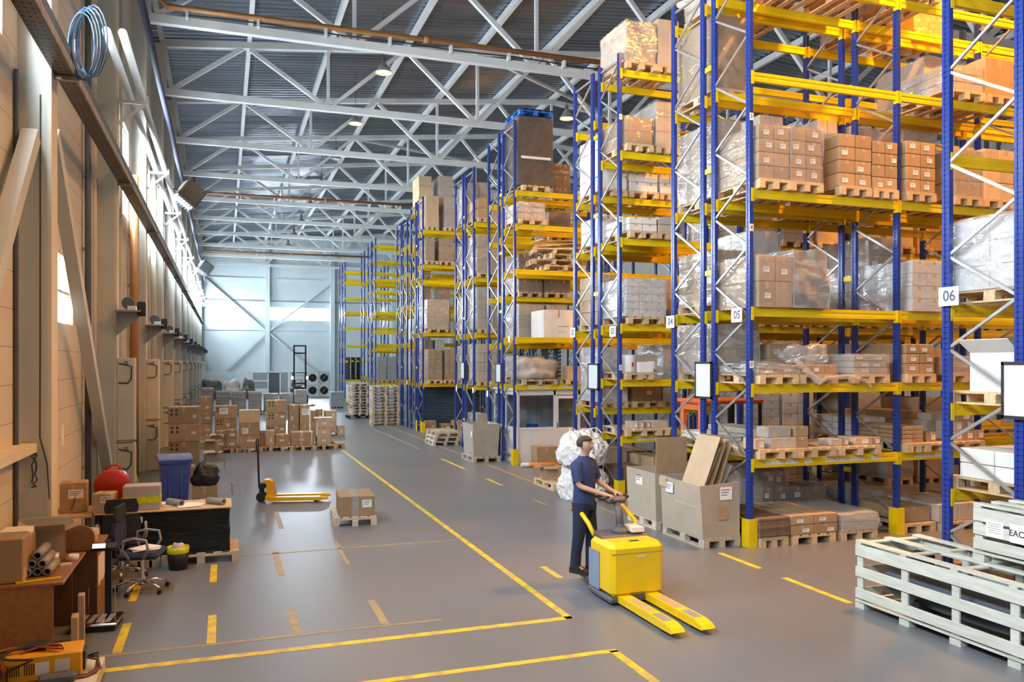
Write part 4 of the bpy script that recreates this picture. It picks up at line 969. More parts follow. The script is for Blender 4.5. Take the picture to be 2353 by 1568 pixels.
# --- the racks past the booth
load(E1, 0, 1094, 1120, 925, 'pile', 'card_grey', (2, 2), h=1.0); load(E1, 1, 1086, 1117, 790, 'pile', 'card_grey', (2, 4)); load(E1, 1, 1122, 1150, 790, 'pile', 'card_grey', (2, 4)); load(E1, 2, 1078, 1116, 660, 'wrap', 'card_grey', (2, 4)); load(E1, 2, 1120, 1158, 662, 'wrap', 'card_grey', (2, 4)); load(E1, 3, 1092, 1140, 540, 'wrap', 'card', (1, 3), 'film_heavy'); load(E1, 4, 1072, 1102, 455, 'pile', 'card', (1, 2)); load(E1, 4, 1112, 1145, 470, 'wrap', 'card_grey', (1, 2))
load(E2, 1, 1062, 1085, 795, 'wrap', 'card_light', (2, 4)); load(E2, 3, 1058, 1085, 560, 'wrap', 'card', (2, 3)); load(E2, 4, 1062, 1090, 410, 'wrap', 'card_grey', (1, 3), h=1.2); load(E2, 4, 1095, 1120, 410, 'wrap', 'card_grey', (1, 3), h=1.25); load(E2, 2, 1062, 1088, 670, 'wrap', 'card_light', (2, 3), h=1.1)
# --- racks by the dark shutter
load(F1, 1, 984, 1016, 803, 'wrap', 'card', (2, 3)); load(F1, 1, 1022, 1045, 803, 'wrap', 'card', (2, 3)); load(F1, 2, 982, 1032, 688, 'rough', 'card_light', film='film_heavy', what='bulging pale barrel of film-wrapped goods'); load(F1, 4, 975, 995, 548, 'wrap', 'card', (1, 3)); load(F1, 4, 1010, 1042, 548, 'wrap', 'card', (1, 3)); load(F1, 5, 978, 1008, 449, 'box', 'card_light'); load(F1, 5, 1022, 1046, 450, 'wrap', 'card_grey', (1, 2))
load(F2, 1, 975, 994, 780, 'wrap', 'card', (1, 3)); load(F2, 1, 1001, 1020, 782, 'rough', 'card_white'); load(F2, 2, 972, 990, 655, 'wrap', 'card', (1, 3)); load(F2, 2, 1008, 1035, 660, 'wrap', 'card', (1, 3)); load(F2, 3, 970, 990, 550, 'wrap', 'card', (1, 3), h=.6); load(F2, 5, 962, 992, 403, 'pile', 'card_light', (1, 3)); load(F2, 5, 1009, 1040, 404, 'wrap', 'card_light', (1, 3), 'film_heavy')
load(G1, 2, 950, 968, 690, 'rough', 'card_white', h=.9); load(G1, 1, 946, 966, 800, 'wrap', 'card_grey', (2, 3), h=1.1)
load(H1, 1, 866, 888, 820, 'pile', 'grey_box', (1, 2)); load(H1, 1, 889, 911, 820, 'pile', 'grey_box', (1, 2)); load(H1, 0, 870, 905, 900, 'none')
load(J1, 0, 800, 815, 900, 'rough', 'card_white', h=1.2)
# labels, once the order along each row is known
by = {}
for e in PEND: by.setdefault((e[0].key, e[1], e[4] == 'pallet'), []).append(e)
ORW = ['first', 'second', 'third', 'fourth', 'fifth', 'sixth', 'seventh', 'eighth', 'ninth', 'tenth', 'eleventh', 'twelfth'] + ['thirteenth', 'fourteenth', 'fifteenth', 'sixteenth', 'seventeenth', 'eighteenth', 'nineteenth', 'twentieth', 'twenty-first', 'twenty-second', 'twenty-third', 'twenty-fourth', 'twenty-fifth']
for (rk, lev, isp), es in by.items():
    es.sort(key=lambda e: e[2])
    for i, (row, lv, x, o, cat, txt, grp) in enumerate(es):
        tag(o, '%s, %s of %s, %s from aisle' % (txt, LEVW[lv], row.phrase, ORW[i]), cat, '%s, %s' % (grp, row.phrase))
# ================================================================ THINGS ON THE FLOOR
def pal(x, y, label, w=0.8, d=1.2, rz=0, z=0, m='wood', group=None):
    o = put('pallet', pallet_mesh(m, w, d), None, (x, y, z), rz); return tag(o, label, 'pallet', group)
def ctn(w, d, h, loc, label, m='card', rz=0, lab=None, dots=False, tape=True, group=None):
    return tag(carton(w, d, h, loc, m, rz, None, lab, dots, tape), label, 'carton', group)
# ---------------- desk by the window wall
t = thing('desk', 'brown laminate desk crowded with tubes, nearest to the camera', 'desk', (-1.38, 8.36, 0))
MB().box((-0.80, 0, 0.722), (0, 1.27, 0.752), 0, 0.006).build('tabletop', 'laminate', t)
MB().box((-0.78, 0.03, 0), (-0.09, 0.055, 0.722)).build('side_panel', 'laminate', t)
MB().box((-0.78, 1.20, 0), (-0.12, 1.225, 0.722)).build('side_panel', 'laminate_dark', t)
MB().box((-0.50, 0.056, 0.2), (-0.47, 1.199, 0.722)).build('modesty_panel', 'laminate_dark', t)
t = thing('desk', 'brown desk with a raised rounded screen, behind the nearest desk', 'desk', (-1.30, 9.80, 0))
MB().box((-0.86, 0, 0.722), (0.03, 0.71, 0.752), 0, 0.006).build('tabletop', 'laminate', t)
MB().box((-0.86, 0.03, 0), (0.0, 0.055, 0.722)).build('front_panel', 'laminate_dark', t)
MB().box((-0.025, 0.056, 0), (0.0, 0.70, 0.722)).build('side_panel', 'laminate', t)
pts = [(-0.86, 0.752), (-0.02, 0.752), (-0.02, 0.84)] + [(-0.16 + 0.14 * math.cos(a), 0.86 + 0.14 * math.sin(a)) for a in [R(15 * k) for k in range(7)]] + [(-0.86, 1.0)]
MB().prism(pts, 'y', 0.0, 0.025).build('screen_panel', 'laminate', t)
for k in range(4): MB().box((0.0, 0.12 + 0.14 * k, 0.30 + 0.02 * (k % 2)), (0.003, 0.24 + 0.14 * k, 0.62)).build('paper_sheet', 'paper', t)
pr = thing('printer', 'grey label printer on the desk with the rounded screen', 'printer', (-1.85, 10.16, 0.754))
MB().prism([(-0.2, 0), (0.2, 0), (0.2, 0.2), (0.12, 0.28), (-0.12, 0.30), (-0.2, 0.22)], 'x', -0.24, 0.24).build('housing', 'mid_grey', pr)
MB().box((0.05, -0.203, 0.14), (0.13, -0.2, 0.2)).build('badge', 'yellow_tape', pr)
MB().box((-0.18, -0.205, 0.04), (0.18, -0.2, 0.1)).build('paper_slot', 'black', pr)
o = MB().lathe([(0.05, 0), (0.10, 0), (0.10, 0.06), (0.05, 0.06), (0.05, 0)], n=20, caps=False).build('tape_roll', 'card_light', None, (-1.44, 10.2, 0.754)); tag(o, 'pale roll of tape lying at the edge of the screen desk', 'tape roll', 'tape rolls')
o = MB().lathe([(0.05, 0), (0.10, 0), (0.10, 0.06), (0.05, 0.06), (0.05, 0)], n=20, caps=False).build('tape_roll', 'sack_light', None, (-1.43, 10.22, 0.816)); tag(o, 'pale roll of tape stacked on another on the screen desk', 'tape roll', 'tape rolls')
# things on the near desk
def open_box(name, w, d, h, loc, m, label, rz=0, flaps=((0, 1), (1, 1), (2, 1), (3, 1)), ang=55, cat='carton', fl=None, taper=0.0, parent=None):
    b = MB(); e = 0.006; k = 1 - taper
    b.box((-w/2, -d/2, 0), (w/2, d/2, e))
    def quadwall(p, q, inx, iny):
        vs = [(p[0]*k, p[1]*k, e), (q[0]*k, q[1]*k, e), (q[0], q[1], h), (p[0], p[1], h)]
        vi = [(v[0] + inx, v[1] + iny, v[2]) for v in vs]
        b.poly(vs + vi, [[0,1,2,3],[7,6,5,4],[0,4,5,1],[1,5,6,2],[2,6,7,3],[3,7,4,0]])
    c = [(-w/2, -d/2), (w/2, -d/2), (w/2, d/2), (-w/2, d/2)]
    for i, (ix, iy) in enumerate(((0, e), (-e, 0), (0, -e), (e, 0))): quadwall(c[i], c[(i+1) % 4], ix, iy)
    o = b.build(name, m, parent, loc, rz)
    L = fl or min(w, d) / 2
    for (i, s) in flaps:
        p, q = Vector((*c[i], h)), Vector((*c[(i+1) % 4], h)); n = Vector(((p+q).x/2, (p+q).y/2, 0)).normalized()
        a = R(ang * s); dv = n * math.sin(a) + Vector((0, 0, math.cos(a)))
        tt = (q - p).normalized() * 0.008; th = dv.cross(tt).normalized() * 0.004
        p2, q2 = p + tt, q - tt
        vs = [p2, q2, q2 + dv * L, p2 + dv * L]
        MB().poly([v - th for v in vs] + [v + th for v in vs], [[0,1,2,3],[7,6,5,4],[0,4,5,1],[1,5,6,2],[2,6,7,3],[3,7,4,0]]).build('flap', m, o)
    if label: tag(o, label, cat)
    return o
ctn(0.42, 0.34, 0.40, (-1.93, 8.60, 0.754), 'brown carton on the near corner of the nearest desk', 'card', 0, (-0.2, 0.62, .06, .03), tape=False)
ctn(0.26, 0.30, 0.34, (-1.88, 8.98, 0.754), 'carton with white papers on top, on the nearest desk', 'card')
o = MB().box((-0.1, -0.14, 0), (0.14, 0.14, 0.05)).build('paper_stack', 'paper', None, (-1.9, 8.98, 1.098)); tag(o, 'stack of white paper lying on a carton on the nearest desk', 'paper')
open_box('open_carton', 0.30, 0.28, 0.30, (-1.68, 9.36, 0.754), 'card', 'open carton with raised flaps at the back of the nearest desk', 0.15, flaps=((0, .9), (1, 1.3), (3, 1.0)))
for k, (dx, dz) in enumerate(((-.13, 0), (-.045, 0), (.04, 0), (-.09, .076), (0.0, .076), (-.045, .152))):
    y0, x0 = 8.62 + 0.02 * (k % 2), -1.60 + dx
    o = MB().lathe([(0.026, 0), (0.0415, 0), (0.0415, 0.42), (0.026, 0.42), (0.026, 0)], (0, 0, 0.042), 18, 0, 'y', False).build('cardboard_tube', 'mid_grey' if k % 2 else 'core', None, (x0, y0, 0.754 + dz), 0, True)
    tag(o, ('grey film tube, outermost of the bottom row by the desk corner box', 'grey film tube, middle one in the bottom row on the desk', 'grey film tube, bottom row, closest to the yellow ruler', 'grey film tube lying in the second row over the outermost pair', 'grey film tube lying in the second row beside the clear cup', 'grey film tube topmost on the pile on the desk')[k], 'tube', 'film tubes on the desk')
ctn(0.11, 0.09, 0.12, (-1.77, 8.49, 0.754), 'tiny yellow and white box beside the film tubes', 'card_light', 0, (0, .4, .08, .05), tape=False)
o = MB().box((-0.18, -0.02, 0), (0.18, 0.02, 0.012)).build('ruler', 'yellow', None, (-1.60, 8.46, 0.754), 0.25); tag(o, 'yellow ruler at the front edge of the nearest desk', 'ruler')
for k, (x, y, r, h_, m, lab) in enumerate(((-1.60, 9.10, 0.06, 0.11, 'plastic_white', 'white plastic tub among the tubes on the desk'), (-1.43, 9.22, 0.05, 0.06, 'paper', 'white paper cup near the desk edge'))):
    o = MB().lathe([(0.001, 0), (r * .85, 0), (r, h_), (r * .93, h_), (r * .8, 0.01), (0.001, 0.01)], n=18, caps=False).build('cup', m, None, (x, y, 0.754), 0, True); tag(o, lab, 'cup')
o = MB().box((-0.05, -0.02, 0), (0.05, 0.02, 0.02)).build('marker_pen', 'plastic_white', None, (-1.47, 9.02, 0.754), 0.3); tag(o, 'white marker lying on the nearest desk', 'pen')
for k, (x, y, w_, h_) in enumerate(((-1.33, 9.0, 0.05, 0.46), (-1.33, 8.62, 0.06, 0.36))):
    o = MB().box((-0.03, -w_, 0), (0.03, w_ * 1.6, h_), 0, 0.004).build('cardboard_offcut', 'card_light', None, (x, y, 0), 0.1); tag(o, ('taller strip of cardboard standing beside the nearest desk', 'shorter strip of cardboard standing at the desk corner')[k], 'cardboard')
# ---------------- yellow battery charger on a pale crate lid
o = MB().box((-0.55, -0.30, 0), (0.42, 0.34, 0.13), 0, 0.01).build('wooden_platform', 'crate_wood', None, (-1.42, 7.72, 0)); tag(o, 'low pale wooden platform under the yellow charger', 'platform')
ch = thing('battery_charger', 'orange-yellow battery charger with loose cables on a pale platform', 'charger', (-1.42, 7.74, 0.132), R(4))
MB().box((-0.28, -0.14, 0), (0.29, 0.16, 0.21), 0, 0.012).build('housing', 'charger_yellow', ch)
gr = MB()
for k in range(6): gr.box((-0.25 + 0.016 * k, -0.143, 0.06), (-0.243 + 0.016 * k, -0.139, 0.15))
for k in range(5): gr.box((-0.13 + 0.016 * k, -0.143, 0.06), (-0.123 + 0.016 * k, -0.139, 0.15))
gr.build('vents', 'black', ch)
MB().box((-0.05, -0.144, 0.05), (0.05, -0.139, 0.15)).build('rating_label', 'paper', ch); MB().box((0.09, -0.144, 0.06), (0.20, -0.139, 0.16)).build('warning_label', 'card_white', ch)
MB().box((0.29, -0.08, 0.03), (0.31, 0.12, 0.18)).build('side_grille', 'black_metal', ch)
MB().box((-0.15, -0.02, 0.212), (0.03, 0.1, 0.27), 0, 0.02).build('plug', 'black', ch)
for k in range(4):
    a0 = 0.9 * k; m = ('red_cable', 'dark_cable')[k % 2]
    pts = [(-0.12 + 0.05 * k, 0.02, 0.25)] + [((0.20 + 0.05 * k) * math.cos(a0 + 0.5 * j) - 0.05, -0.12 + (0.10 + .02 * k) * math.sin(a0 + 0.5 * j), 0.24 + 0.02 * math.sin(j)) for j in range(5)] + [(-0.31 + 0.02 * k, -0.18, 0.12), (-0.33 + 0.03 * k, -0.21, 0.012)]
    MB().tube(pts, 0.011, 6).build('cable', m, ch, smooth=True)
for k in range(3):
    MB().tube([(0.32, 0.02 * k, 0.10), (0.40, -0.02 + 0.03 * k, 0.08 + 0.02 * k), (0.43 - 0.02 * k, -0.10, 0.03), (0.33, -0.20 + 0.02 * k, 0.012), (0.0, -0.22 + 0.02 * k, 0.012), (-0.25, -0.23 + 0.03 * k, 0.012)], 0.010, 6).build('cable', ('red_cable', 'dark_cable', 'dark_cable')[k], ch, smooth=True)
MB().box((-0.02, -0.27, 0.0), (0.26, -0.17, 0.07), 0, 0.02).build('connector_block', 'dark_grey', ch)
# ---------------- platform scale
sc = thing('platform_scale', 'floor scale with a black post and glowing display', 'scale', (-1.22, 9.42, 0), R(-6))
MB().box((-0.24, -0.20, 0.05), (0.20, 0.22, 0.085), 0, 0.012).build('weighing_plate', 'chrome', sc)
MB().box((-0.22, -0.18, 0.0), (0.18, 0.20, 0.048)).build('base', 'black', sc)
for k in range(4): MB().box((-0.18 + 0.085 * k, -0.14, 0.0855), (-0.13 + 0.085 * k, 0.15, 0.088)).build('plate_rib', 'mid_grey', sc)
MB().box((-0.005, 0.225, 0.02), (0.055, 0.275, 0.74)).build('post', 'black', sc)
MB().tube([(-0.16, 0.21, 0.06), (-0.16, 0.21, 0.36), (0.10, 0.21, 0.36), (0.10, 0.21, 0.06)], 0.006, 6).build('wire_guard', 'chrome', sc)
RX = Matrix.Rotation(R(-25), 3, 'X')
h_ = MB().cbox((0, 0.24, 0.78), (0.27, 0.10, 0.075), 0, 0.01, Matrix.Rotation(R(-25), 3, 'X')).build('display_head', 'black', sc)
MB().cbox(Vector((0, 0.24, 0.78)) + RX @ Vector((-0.055, -0.052, 0)), (0.13, 0.004, 0.05), 0, 0, RX).build('display', 'lcd', h_)
for i in range(4):
    for j in range(3): MB().cbox(Vector((0, 0.24, 0.78)) + RX @ Vector((0.035 + 0.022 * i, -0.052, 0.016 * (j - 1))), (0.014, 0.004, 0.009), 0, 0, RX).build('key', 'mid_grey', h_)
# ---------------- office chairs
def office_chair(loc, rz, label, back, papers=False):
    c = thing('office_chair', label, 'chair', loc, rz, 'office chairs')
    hub = MB().lathe([(0.035, 0.09), (0.035, 0.20), (0.022, 0.20), (0.022, 0.42)], n=12).build('gas_column', 'chrome', c, smooth=False)
    for k in range(5):
        a = 2 * math.pi * k / 5 + 0.3
        l = MB().tube([(0.03 * math.cos(a), 0.03 * math.sin(a), 0.13), (0.16 * math.cos(a), 0.16 * math.sin(a), 0.12), (0.30 * math.cos(a), 0.30 * math.sin(a), 0.075)], [0.022, 0.018, 0.014], 8).build('leg', 'chrome', c, smooth=True)
        MB().lathe([(0.001, -0.022), (0.028, -0.02), (0.028, 0.02), (0.001, 0.022)], (0.30 * math.cos(a), 0.30 * math.sin(a), 0.03), 12, 0, 'x').build('caster', 'black', l)
    MB().box((-0.24, -0.24, 0.42), (0.24, 0.23, 0.50), 0, 0.035).build('seat', 'fabric_navy', c)
    bs = MB(); pr = [(-0.20, 0.56), (0.20, 0.56), (0.23, 0.72), (0.20, 0.85), (-0.20, 0.85), (-0.23, 0.72)]
    bs.prism([(x, z) for x, z in pr], 'y', 0.24, 0.285).build('backrest', back, c)
    MB().prism([(-0.18, 0.87), (0.18, 0.87), (0.20, 0.93), (0.17, 1.04), (-0.17, 1.04), (-0.20, 0.93)], 'y', 0.235, 0.27).build('headrest', 'black', c)
    MB().tube([(0, 0.12, 0.41), (0, 0.30, 0.44), (0, 0.31, 0.65), (0, 0.29, 0.92)], 0.018, 8).build('back_stem', 'black', c, smooth=True)
    for s in (-1, 1):
        MB().tube([(s * 0.25, -0.08, 0.44), (s * 0.29, -0.14, 0.56), (s * 0.29, -0.12, 0.665), (s * 0.28, 0.02, 0.69), (s * 0.28, 0.13, 0.665), (s * 0.29, 0.14, 0.56), (s * 0.25, 0.08, 0.44)], 0.016, 8).build('armrest', 'mid_grey', c, smooth=True)
    return c
office_chair((-0.93, 10.72, 0), R(80), 'navy office chair with papers on its seat, nearer the floor scale', 'fabric_navy')
for k in range(3):
    o = MB().box((-0.15, -0.11, 0), (0.15, 0.11, 0.008)).build('paper_stack', 'paper', None, (-0.90, 10.72, 0.502 + 0.009 * k), 0.3 + 0.25 * k); tag(o, 'white papers on the navy chair seat, %s sheet bundle' % ('lowest', 'middle', 'top')[k], 'paper', 'papers on the chair')
office_chair((-1.24, 11.50, 0), R(186), 'black mesh office chair with headrest, in front of the black wrapped bench', 'black')
# ---------------- black wrapped packing bench
pal(-0.30, 12.3, 'wooden pallet under the black wrapped packing bench', 1.0, 0.8, 0, 0, 'wood_grey')
pal(-1.0, 12.3, 'second wooden pallet hidden under the black bench, behind the chairs', 0.38, 0.8, 0, 0, 'wood_grey')
o = shell('wrapped_bench', 1.62, 0.72, 0.575, 5, 0.014, 'black_film', None, (-0.74, 12.31, 0.146)); tag(o, 'packing bench wrapped in shiny black film', 'bench')
put('paper_label', label_mesh(0.06, 0.08), o, (-0.32, -0.378, 0.50))
o = MB().box((-0.86, -0.38, 0), (0.86, 0.38, 0.022), 0, 0.004).build('bench_board', 'plywood', None, (-0.76, 12.31, 0.736)); tag(o, 'tan board lying on top of the black wrapped bench', 'board')
for k, (x, y, rz) in enumerate(((-0.62, 12.28, -0.9), (-0.10, 12.18, -0.75))):
    o = MB().lathe([(0.032, 0), (0.045, 0), (0.045, 0.30), (0.032, 0.30), (0.032, 0)], (0, 0, 0.046), 18, 0, 'x', False).build('cardboard_tube', 'mid_grey', None, (x - 0.12, y + 0.1, 0.76), rz, True); tag(o, ('grey tube lying on loose papers on the black bench', 'grey tube lying near the outer corner of the black bench')[k], 'tube', 'tubes on the bench')
for k, (x, y, rz) in enumerate(((-0.66, 12.36, 0.3), (-0.40, 12.30, -0.5), (-0.80, 12.46, 0.0), (-0.46, 12.12, 0.2))):
    o = MB().box((-0.15, -0.10, 0), (0.15, 0.10, 0.002)).build('paper_sheet', 'paper', None, (x, y, 0.7595 + 0.0025 * k), rz); tag(o, 'loose white paper on the black bench, %s of the scattered sheets' % ORD[k], 'paper', 'papers on the bench')
o = ctn(0.46, 0.30, 0.33, (-1.05, 12.14, 0.76), 'long brown carton banded with yellow tape on the black bench', 'card_grey', 0, tape=False)
MB().box((-0.232, -0.152, 0.10), (0.232, 0.152, 0.185)).build('tape_band', 'yellow_tape', o)
t = thing('side_table', 'small table under cartons between the wall and the black bench', 'table', (-1.9, 12.3, 0))
MB().box((-0.26, -0.40, 0.72), (0.26, 0.40, 0.75)).build('tabletop', 'plywood', t)
for sx in (-1, 1):
    for sy in (-1, 1): MB().box((sx * 0.22 - 0.02, sy * 0.36 - 0.02, 0), (sx * 0.22 + 0.02, sy * 0.36 + 0.02, 0.72)).build('leg', 'dark_grey', t)
o = ctn(0.32, 0.30, 0.40, (-1.90, 12.3, 0.752), 'brown carton with a black arrow label on the side table', 'card', 0.05, (0.1, 0.62, .18, .12))
MB().bar((-0.02, -0.155, 0.04), (0.03, -0.156, 0.22), 0.012, 0.006).build('print_mark', 'black', o)
ctn(0.24, 0.26, 0.26, (-1.50, 12.06, 0.76), 'small light carton with a white corner sheet on the black bench', 'card_light', -0.2, (0.2, 0.7, .12, .09))
rd = thing('film_dispenser', 'shiny red domed dispenser with a top handle, behind the bench cartons', 'dispenser', (-1.46, 12.50, 0.76))
MB().box((-0.16, -0.10, 0), (0.16, 0.10, 0.10), 0, 0.02).build('base', 'mid_grey', rd)
MB().lathe([(0.20, -0.13), (0.225, -0.10), (0.225, 0.06), (0.18, 0.10), (0.001, 0.11)], (0, 0, 0.30), 28, 0, 'y').build('dome', 'red', rd, smooth=True)
MB().tube([(-0.09, 0, 0.50), (-0.07, 0, 0.56), (0.07, 0, 0.57), (0.10, 0, 0.50)], 0.014, 8).build('handle', 'red', rd, smooth=True)
MB().bar((0.14, -0.05, 0.0), (0.20, -0.14, 0.17), 0.02).build('lever', 'chrome', rd)
fe = thing('fire_extinguisher', 'small red fire extinguisher on the wall beside the first column', 'fire extinguisher', (-2.10, 11.3, 0.62))
MB().lathe([(0.001, 0), (0.07, 0.005), (0.075, 0.03), (0.075, 0.30), (0.04, 0.36), (0.02, 0.38)], n=16).build('cylinder', 'red', fe, smooth=True)
MB().box((-0.03, -0.02, 0.38), (0.06, 0.02, 0.42)).build('valve', 'black', fe); MB().box((-0.098, -0.02, 0.2), (-0.07, 0.02, 0.26)).build('bracket', 'mid_grey', fe)
bk = thing('bucket', 'black bucket with a yellow rim band in front of the black bench', 'bucket', (-0.58, 11.72, 0))
MB().lathe([(0.001, 0), (0.115, 0), (0.14, 0.26), (0.13, 0.26), (0.108, 0.01), (0.001, 0.01)], n=22, caps=False).build('pail', 'black', bk, smooth=True)
MB().lathe([(0.137, 0.22), (0.143, 0.30), (0.133, 0.30), (0.127, 0.22)], n=22, caps=False).build('rim_band', 'yellow_tape', bk, smooth=True)
o = put('crumpled_paper', mated(lump(0.09, 0.08, 0.10, 3, 0.3, 2), 'sack_light'), bk, (0, 0, 0.25))
# ---------------- wheelie bin, bag, planks by the wall
wb = thing('wheelie_bin', 'blue wheelie bin with a paler blue lid', 'bin', (-0.86, 16.1, 0), R(8))
b = MB(); bw, bd, tw, td = 0.20, 0.21, 0.255, 0.27
b.poly([(-bw, -bd, 0.06), (bw, -bd, 0.06), (bw, bd, 0.06), (-bw, bd, 0.06), (-tw, -td, 0.98), (tw, -td, 0.98), (tw, td, 0.98), (-tw, td, 0.98)], [[0,3,2,1],[4,5,6,7],[0,1,5,4],[1,2,6,5],[2,3,7,6],[3,0,4,7]])
b.box((-0.275, -0.29, 0.93), (0.275, 0.29, 0.985), 0, 0.01)
for k in (-1, 1): b.box((k * 0.10 - 0.02, -0.262, 0.10), (k * 0.10 + 0.02, -0.20, 0.85))
b.build('body', 'bin_blue', wb)
MB().prism([(-0.30, 0.988), (0.32, 0.988), (0.30, 1.04), (0.15, 1.075), (-0.20, 1.06), (-0.29, 1.02)], 'x', -0.285, 0.285).build('lid', 'bin_lid', wb)
for s in (-1, 1): MB().lathe([(0.02, -0.025), (0.10, -0.025), (0.10, 0.025), (0.02, 0.025)], (s * 0.22, 0.22, 0.10), 16, 0, 'x').build('wheel', 'black', wb)
MB().tube([(-0.16, 0.29, 0.94), (-0.16, 0.34, 0.96), (0.16, 0.34, 0.96), (0.16, 0.29, 0.94)], 0.014, 8).build('handle', 'bin_blue', wb)
ctn(0.42, 0.40, 0.50, (-0.33, 16.0, 0), 'brown carton under the black rubbish bag, beside the blue bin', 'card', 0, (-0.1, .5, .07, .06))
o = put('rubbish_bag', mated(lump(0.24, 0.22, 0.40, 21, 0.28, 3), 'black_bag'), None, (-0.32, 16.0, 0.505)); tag(o, 'shiny black rubbish bag on a carton beside the blue bin', 'bag')
for k, (x, y) in enumerate(((-1.62, 17.2), (-1.52, 17.5))):
    o = MB().bar((x, y, 0.01), (x - 0.22, y + 0.02, 1.15 - 0.15 * k), 0.16, 0.03, 0, (1, 0, 0)).build('plank', 'wood', None); tag(o, ('longer brown plank leaning by the wall behind the bin', 'shorter brown plank leaning by the wall behind the bin')[k], 'plank')
o = MB().box((-0.16, -0.12, 0), (0.16, 0.12, 0.30), 0, 0.02).build('plastic_crate', 'plastic_blue', None, (-1.30, 15.7, 0)); tag(o, 'small bright blue plastic crate beside the blue bin', 'crate')
# ---------------- stacked cartons down the hall
def gx(px, py): return G(px, py)
def stack(px0, px1, yb, spec, where, depth=0.55, pallet_label=None, raise_=0.0, rz=0.0, dots=False, m='card'):
    """spec: list of (height, material, label, lab) from the bottom; where = how the pile is named"""
    x0, y0 = G(px0, yb); x1, y1 = G(px1, yb); y = (y0 + y1) / 2; x0 = XatY(px0, y); x1 = XatY(px1, y); w = x1 - x0
    z = raise_
    if pallet_label: pal((x0 + x1) / 2, y + 0.55, pallet_label, max(0.8, min(1.2, w)), 1.1); z += 0.1455
    for i, s_ in enumerate(spec):
        h, mm, lab = s_
        nm = ('single', '') if len(spec) == 1 else ((('bottom', 'top'), ('bottom', 'middle', 'top'), ('bottom', 'second', 'third', 'top'))[len(spec) - 2][i], '')
        ctn(w - 0.01, depth, h - 0.003, ((x0 + x1) / 2 + 0.008 * ((i * 7) % 3 - 1), y + depth / 2 + 0.01 * (i % 2), z), '%s %s carton %s' % (nm[0], {'card': 'brown', 'card_light': 'light brown', 'card_grey': 'grey-brown', 'orange_paint': 'orange'}[mm], where), mm, rz, lab, dots, group=None)
        z += h
stack(386, 459, 1095, [(.42, 'card', (.3, .6, .08, .08)), (.42, 'card', None), (.42, 'card', (.3, .5, .1, .06)), (.42, 'card', (.35, .45, .07, .07))], 'of the tall dotted pile beside the wall', .62, None, 0, 0, True)
stack(460, 487, 1030, [(.40, 'card_grey', (.1, .5, .15, .06)), (.38, 'card', (.1, .5, .15, .06)), (.38, 'card', (.1, .5, .15, .06)), (.50, 'card', (.1, .3, .08, .08))], 'of the pile just behind the tall dotted one', .5)
stack(493, 544, 1030, [(.40, 'card', None), (.40, 'card', (.1, .5, .1, .1)), (.42, 'card', (-.1, .6, .26, .2))], 'of the pile topped by a pinkish sheet', .6, 'pallet under the pile topped by a pinkish sheet', 0, 0, True)
stack(497, 519, 1041, [(.26, 'card', (0, .5, .14, .08)), (.26, 'card', (0, .5, .14, .08))], 'of the small pair on the pallet before the pinkish sheet', .4, 'pallet under the small printed cartons', 0)
stack(521, 546, 1041, [(.26, 'card', (0, .5, .14, .08)), (.30, 'card', (0, .5, .14, .08))], 'of the second small pair next to a twin pair', .4, 'second pallet under the small printed cartons')
stack(549, 597, 1040, [(.36, 'card', (.1, .6, .24, .06)), (.39, 'card', (-.2, .4, .18, .18)), (.40, 'card_light', None)], 'of the pile standing behind the pallet truck handle', .6, 'pallet under the pile behind the pallet truck handle', 0, 0, False)
stack(598, 609, 1036, [(.62, 'card', None)], 'squeezed between two piles behind the pallet truck', .5)
stack(613, 658, 1016, [(.43, 'card', (.3, .7, .12, .07)), (.43, 'card', (.3, .7, .12, .07)), (.44, 'card', None)], 'of the dotted pile at the middle of the pallets', .62, 'pallet under the dotted pile in the middle', 0, 0, True)
stack(664, 688, 1016, [(.62, 'card', None), (.66, 'card', (-.2, .3, .05, .12))], 'of the tall narrow pile, the plain one', .55)
stack(690, 712, 1016, [(.62, 'card', None), (.66, 'card', (.1, .65, .26, .22))], 'of the tall narrow pile, the one with a white sheet', .55)
stack(610, 632, 1036, [(.48, 'card_light', (.1, .4, .06, .12))], 'with torn raised flaps on the front pallet row', .4, 'pallet under the torn carton in the front row')
stack(634, 665, 1036, [(.36, 'card', (-.05, .5, .12, .05))], 'low and square in the front pallet row', .42, 'pallet under the low square carton in the front row')
stack(670, 723, 1035, [(.42, 'card', (-.05, .45, .13, .06))], 'bound with white straps in the front pallet row', .6, 'pallet under the strapped carton')
x0, y0 = G(696, 1035); o = bpy.data.objects['carton.%03d' % 0] if False else [q for q in bpy.data.objects if q.get('label') == 'single brown carton bound with white straps in the front pallet row'][0]
for sx in (-0.05, 0.27): MB().box((sx - 0.012, -0.303, 0.0), (sx + 0.012, 0.303, 0.424)).build('strap', 'plastic_white', o)
stack(729, 760, 1033, [(.27, 'card_light', (0, .5, .12, .06)), (.27, 'card_light', (0, .5, .12, .06)), (.29, 'card_light', (0, .5, .12, .06))], 'of the pile at the outer end of the front row', .45, 'pallet under the outer end pile of the front row')
o = MB().box((-0.28, -0.2, 0), (0.28, 0.2, 0.03)).build('foam_sheet', 'paper', None, (XatY(744, 26.4), 26.55, 0.98)); tag(o, 'white sheet bulging on the outer end pile of cartons', 'sheet')
pal(XatY(768, 26.6), 27.0, 'broken wooden pallet lying past the outer end pile', .5, .9, .2)
stack(715, 728, 1003, [(.55, 'card', None), (.42, 'card', None)], 'of the orange-brown pair behind the end pile', .5)
stack(729, 742, 1003, [(.55, 'card', None), (.46, 'card', (0, .4, .06, .1))], 'of the second orange-brown pair behind the end pile', .5)
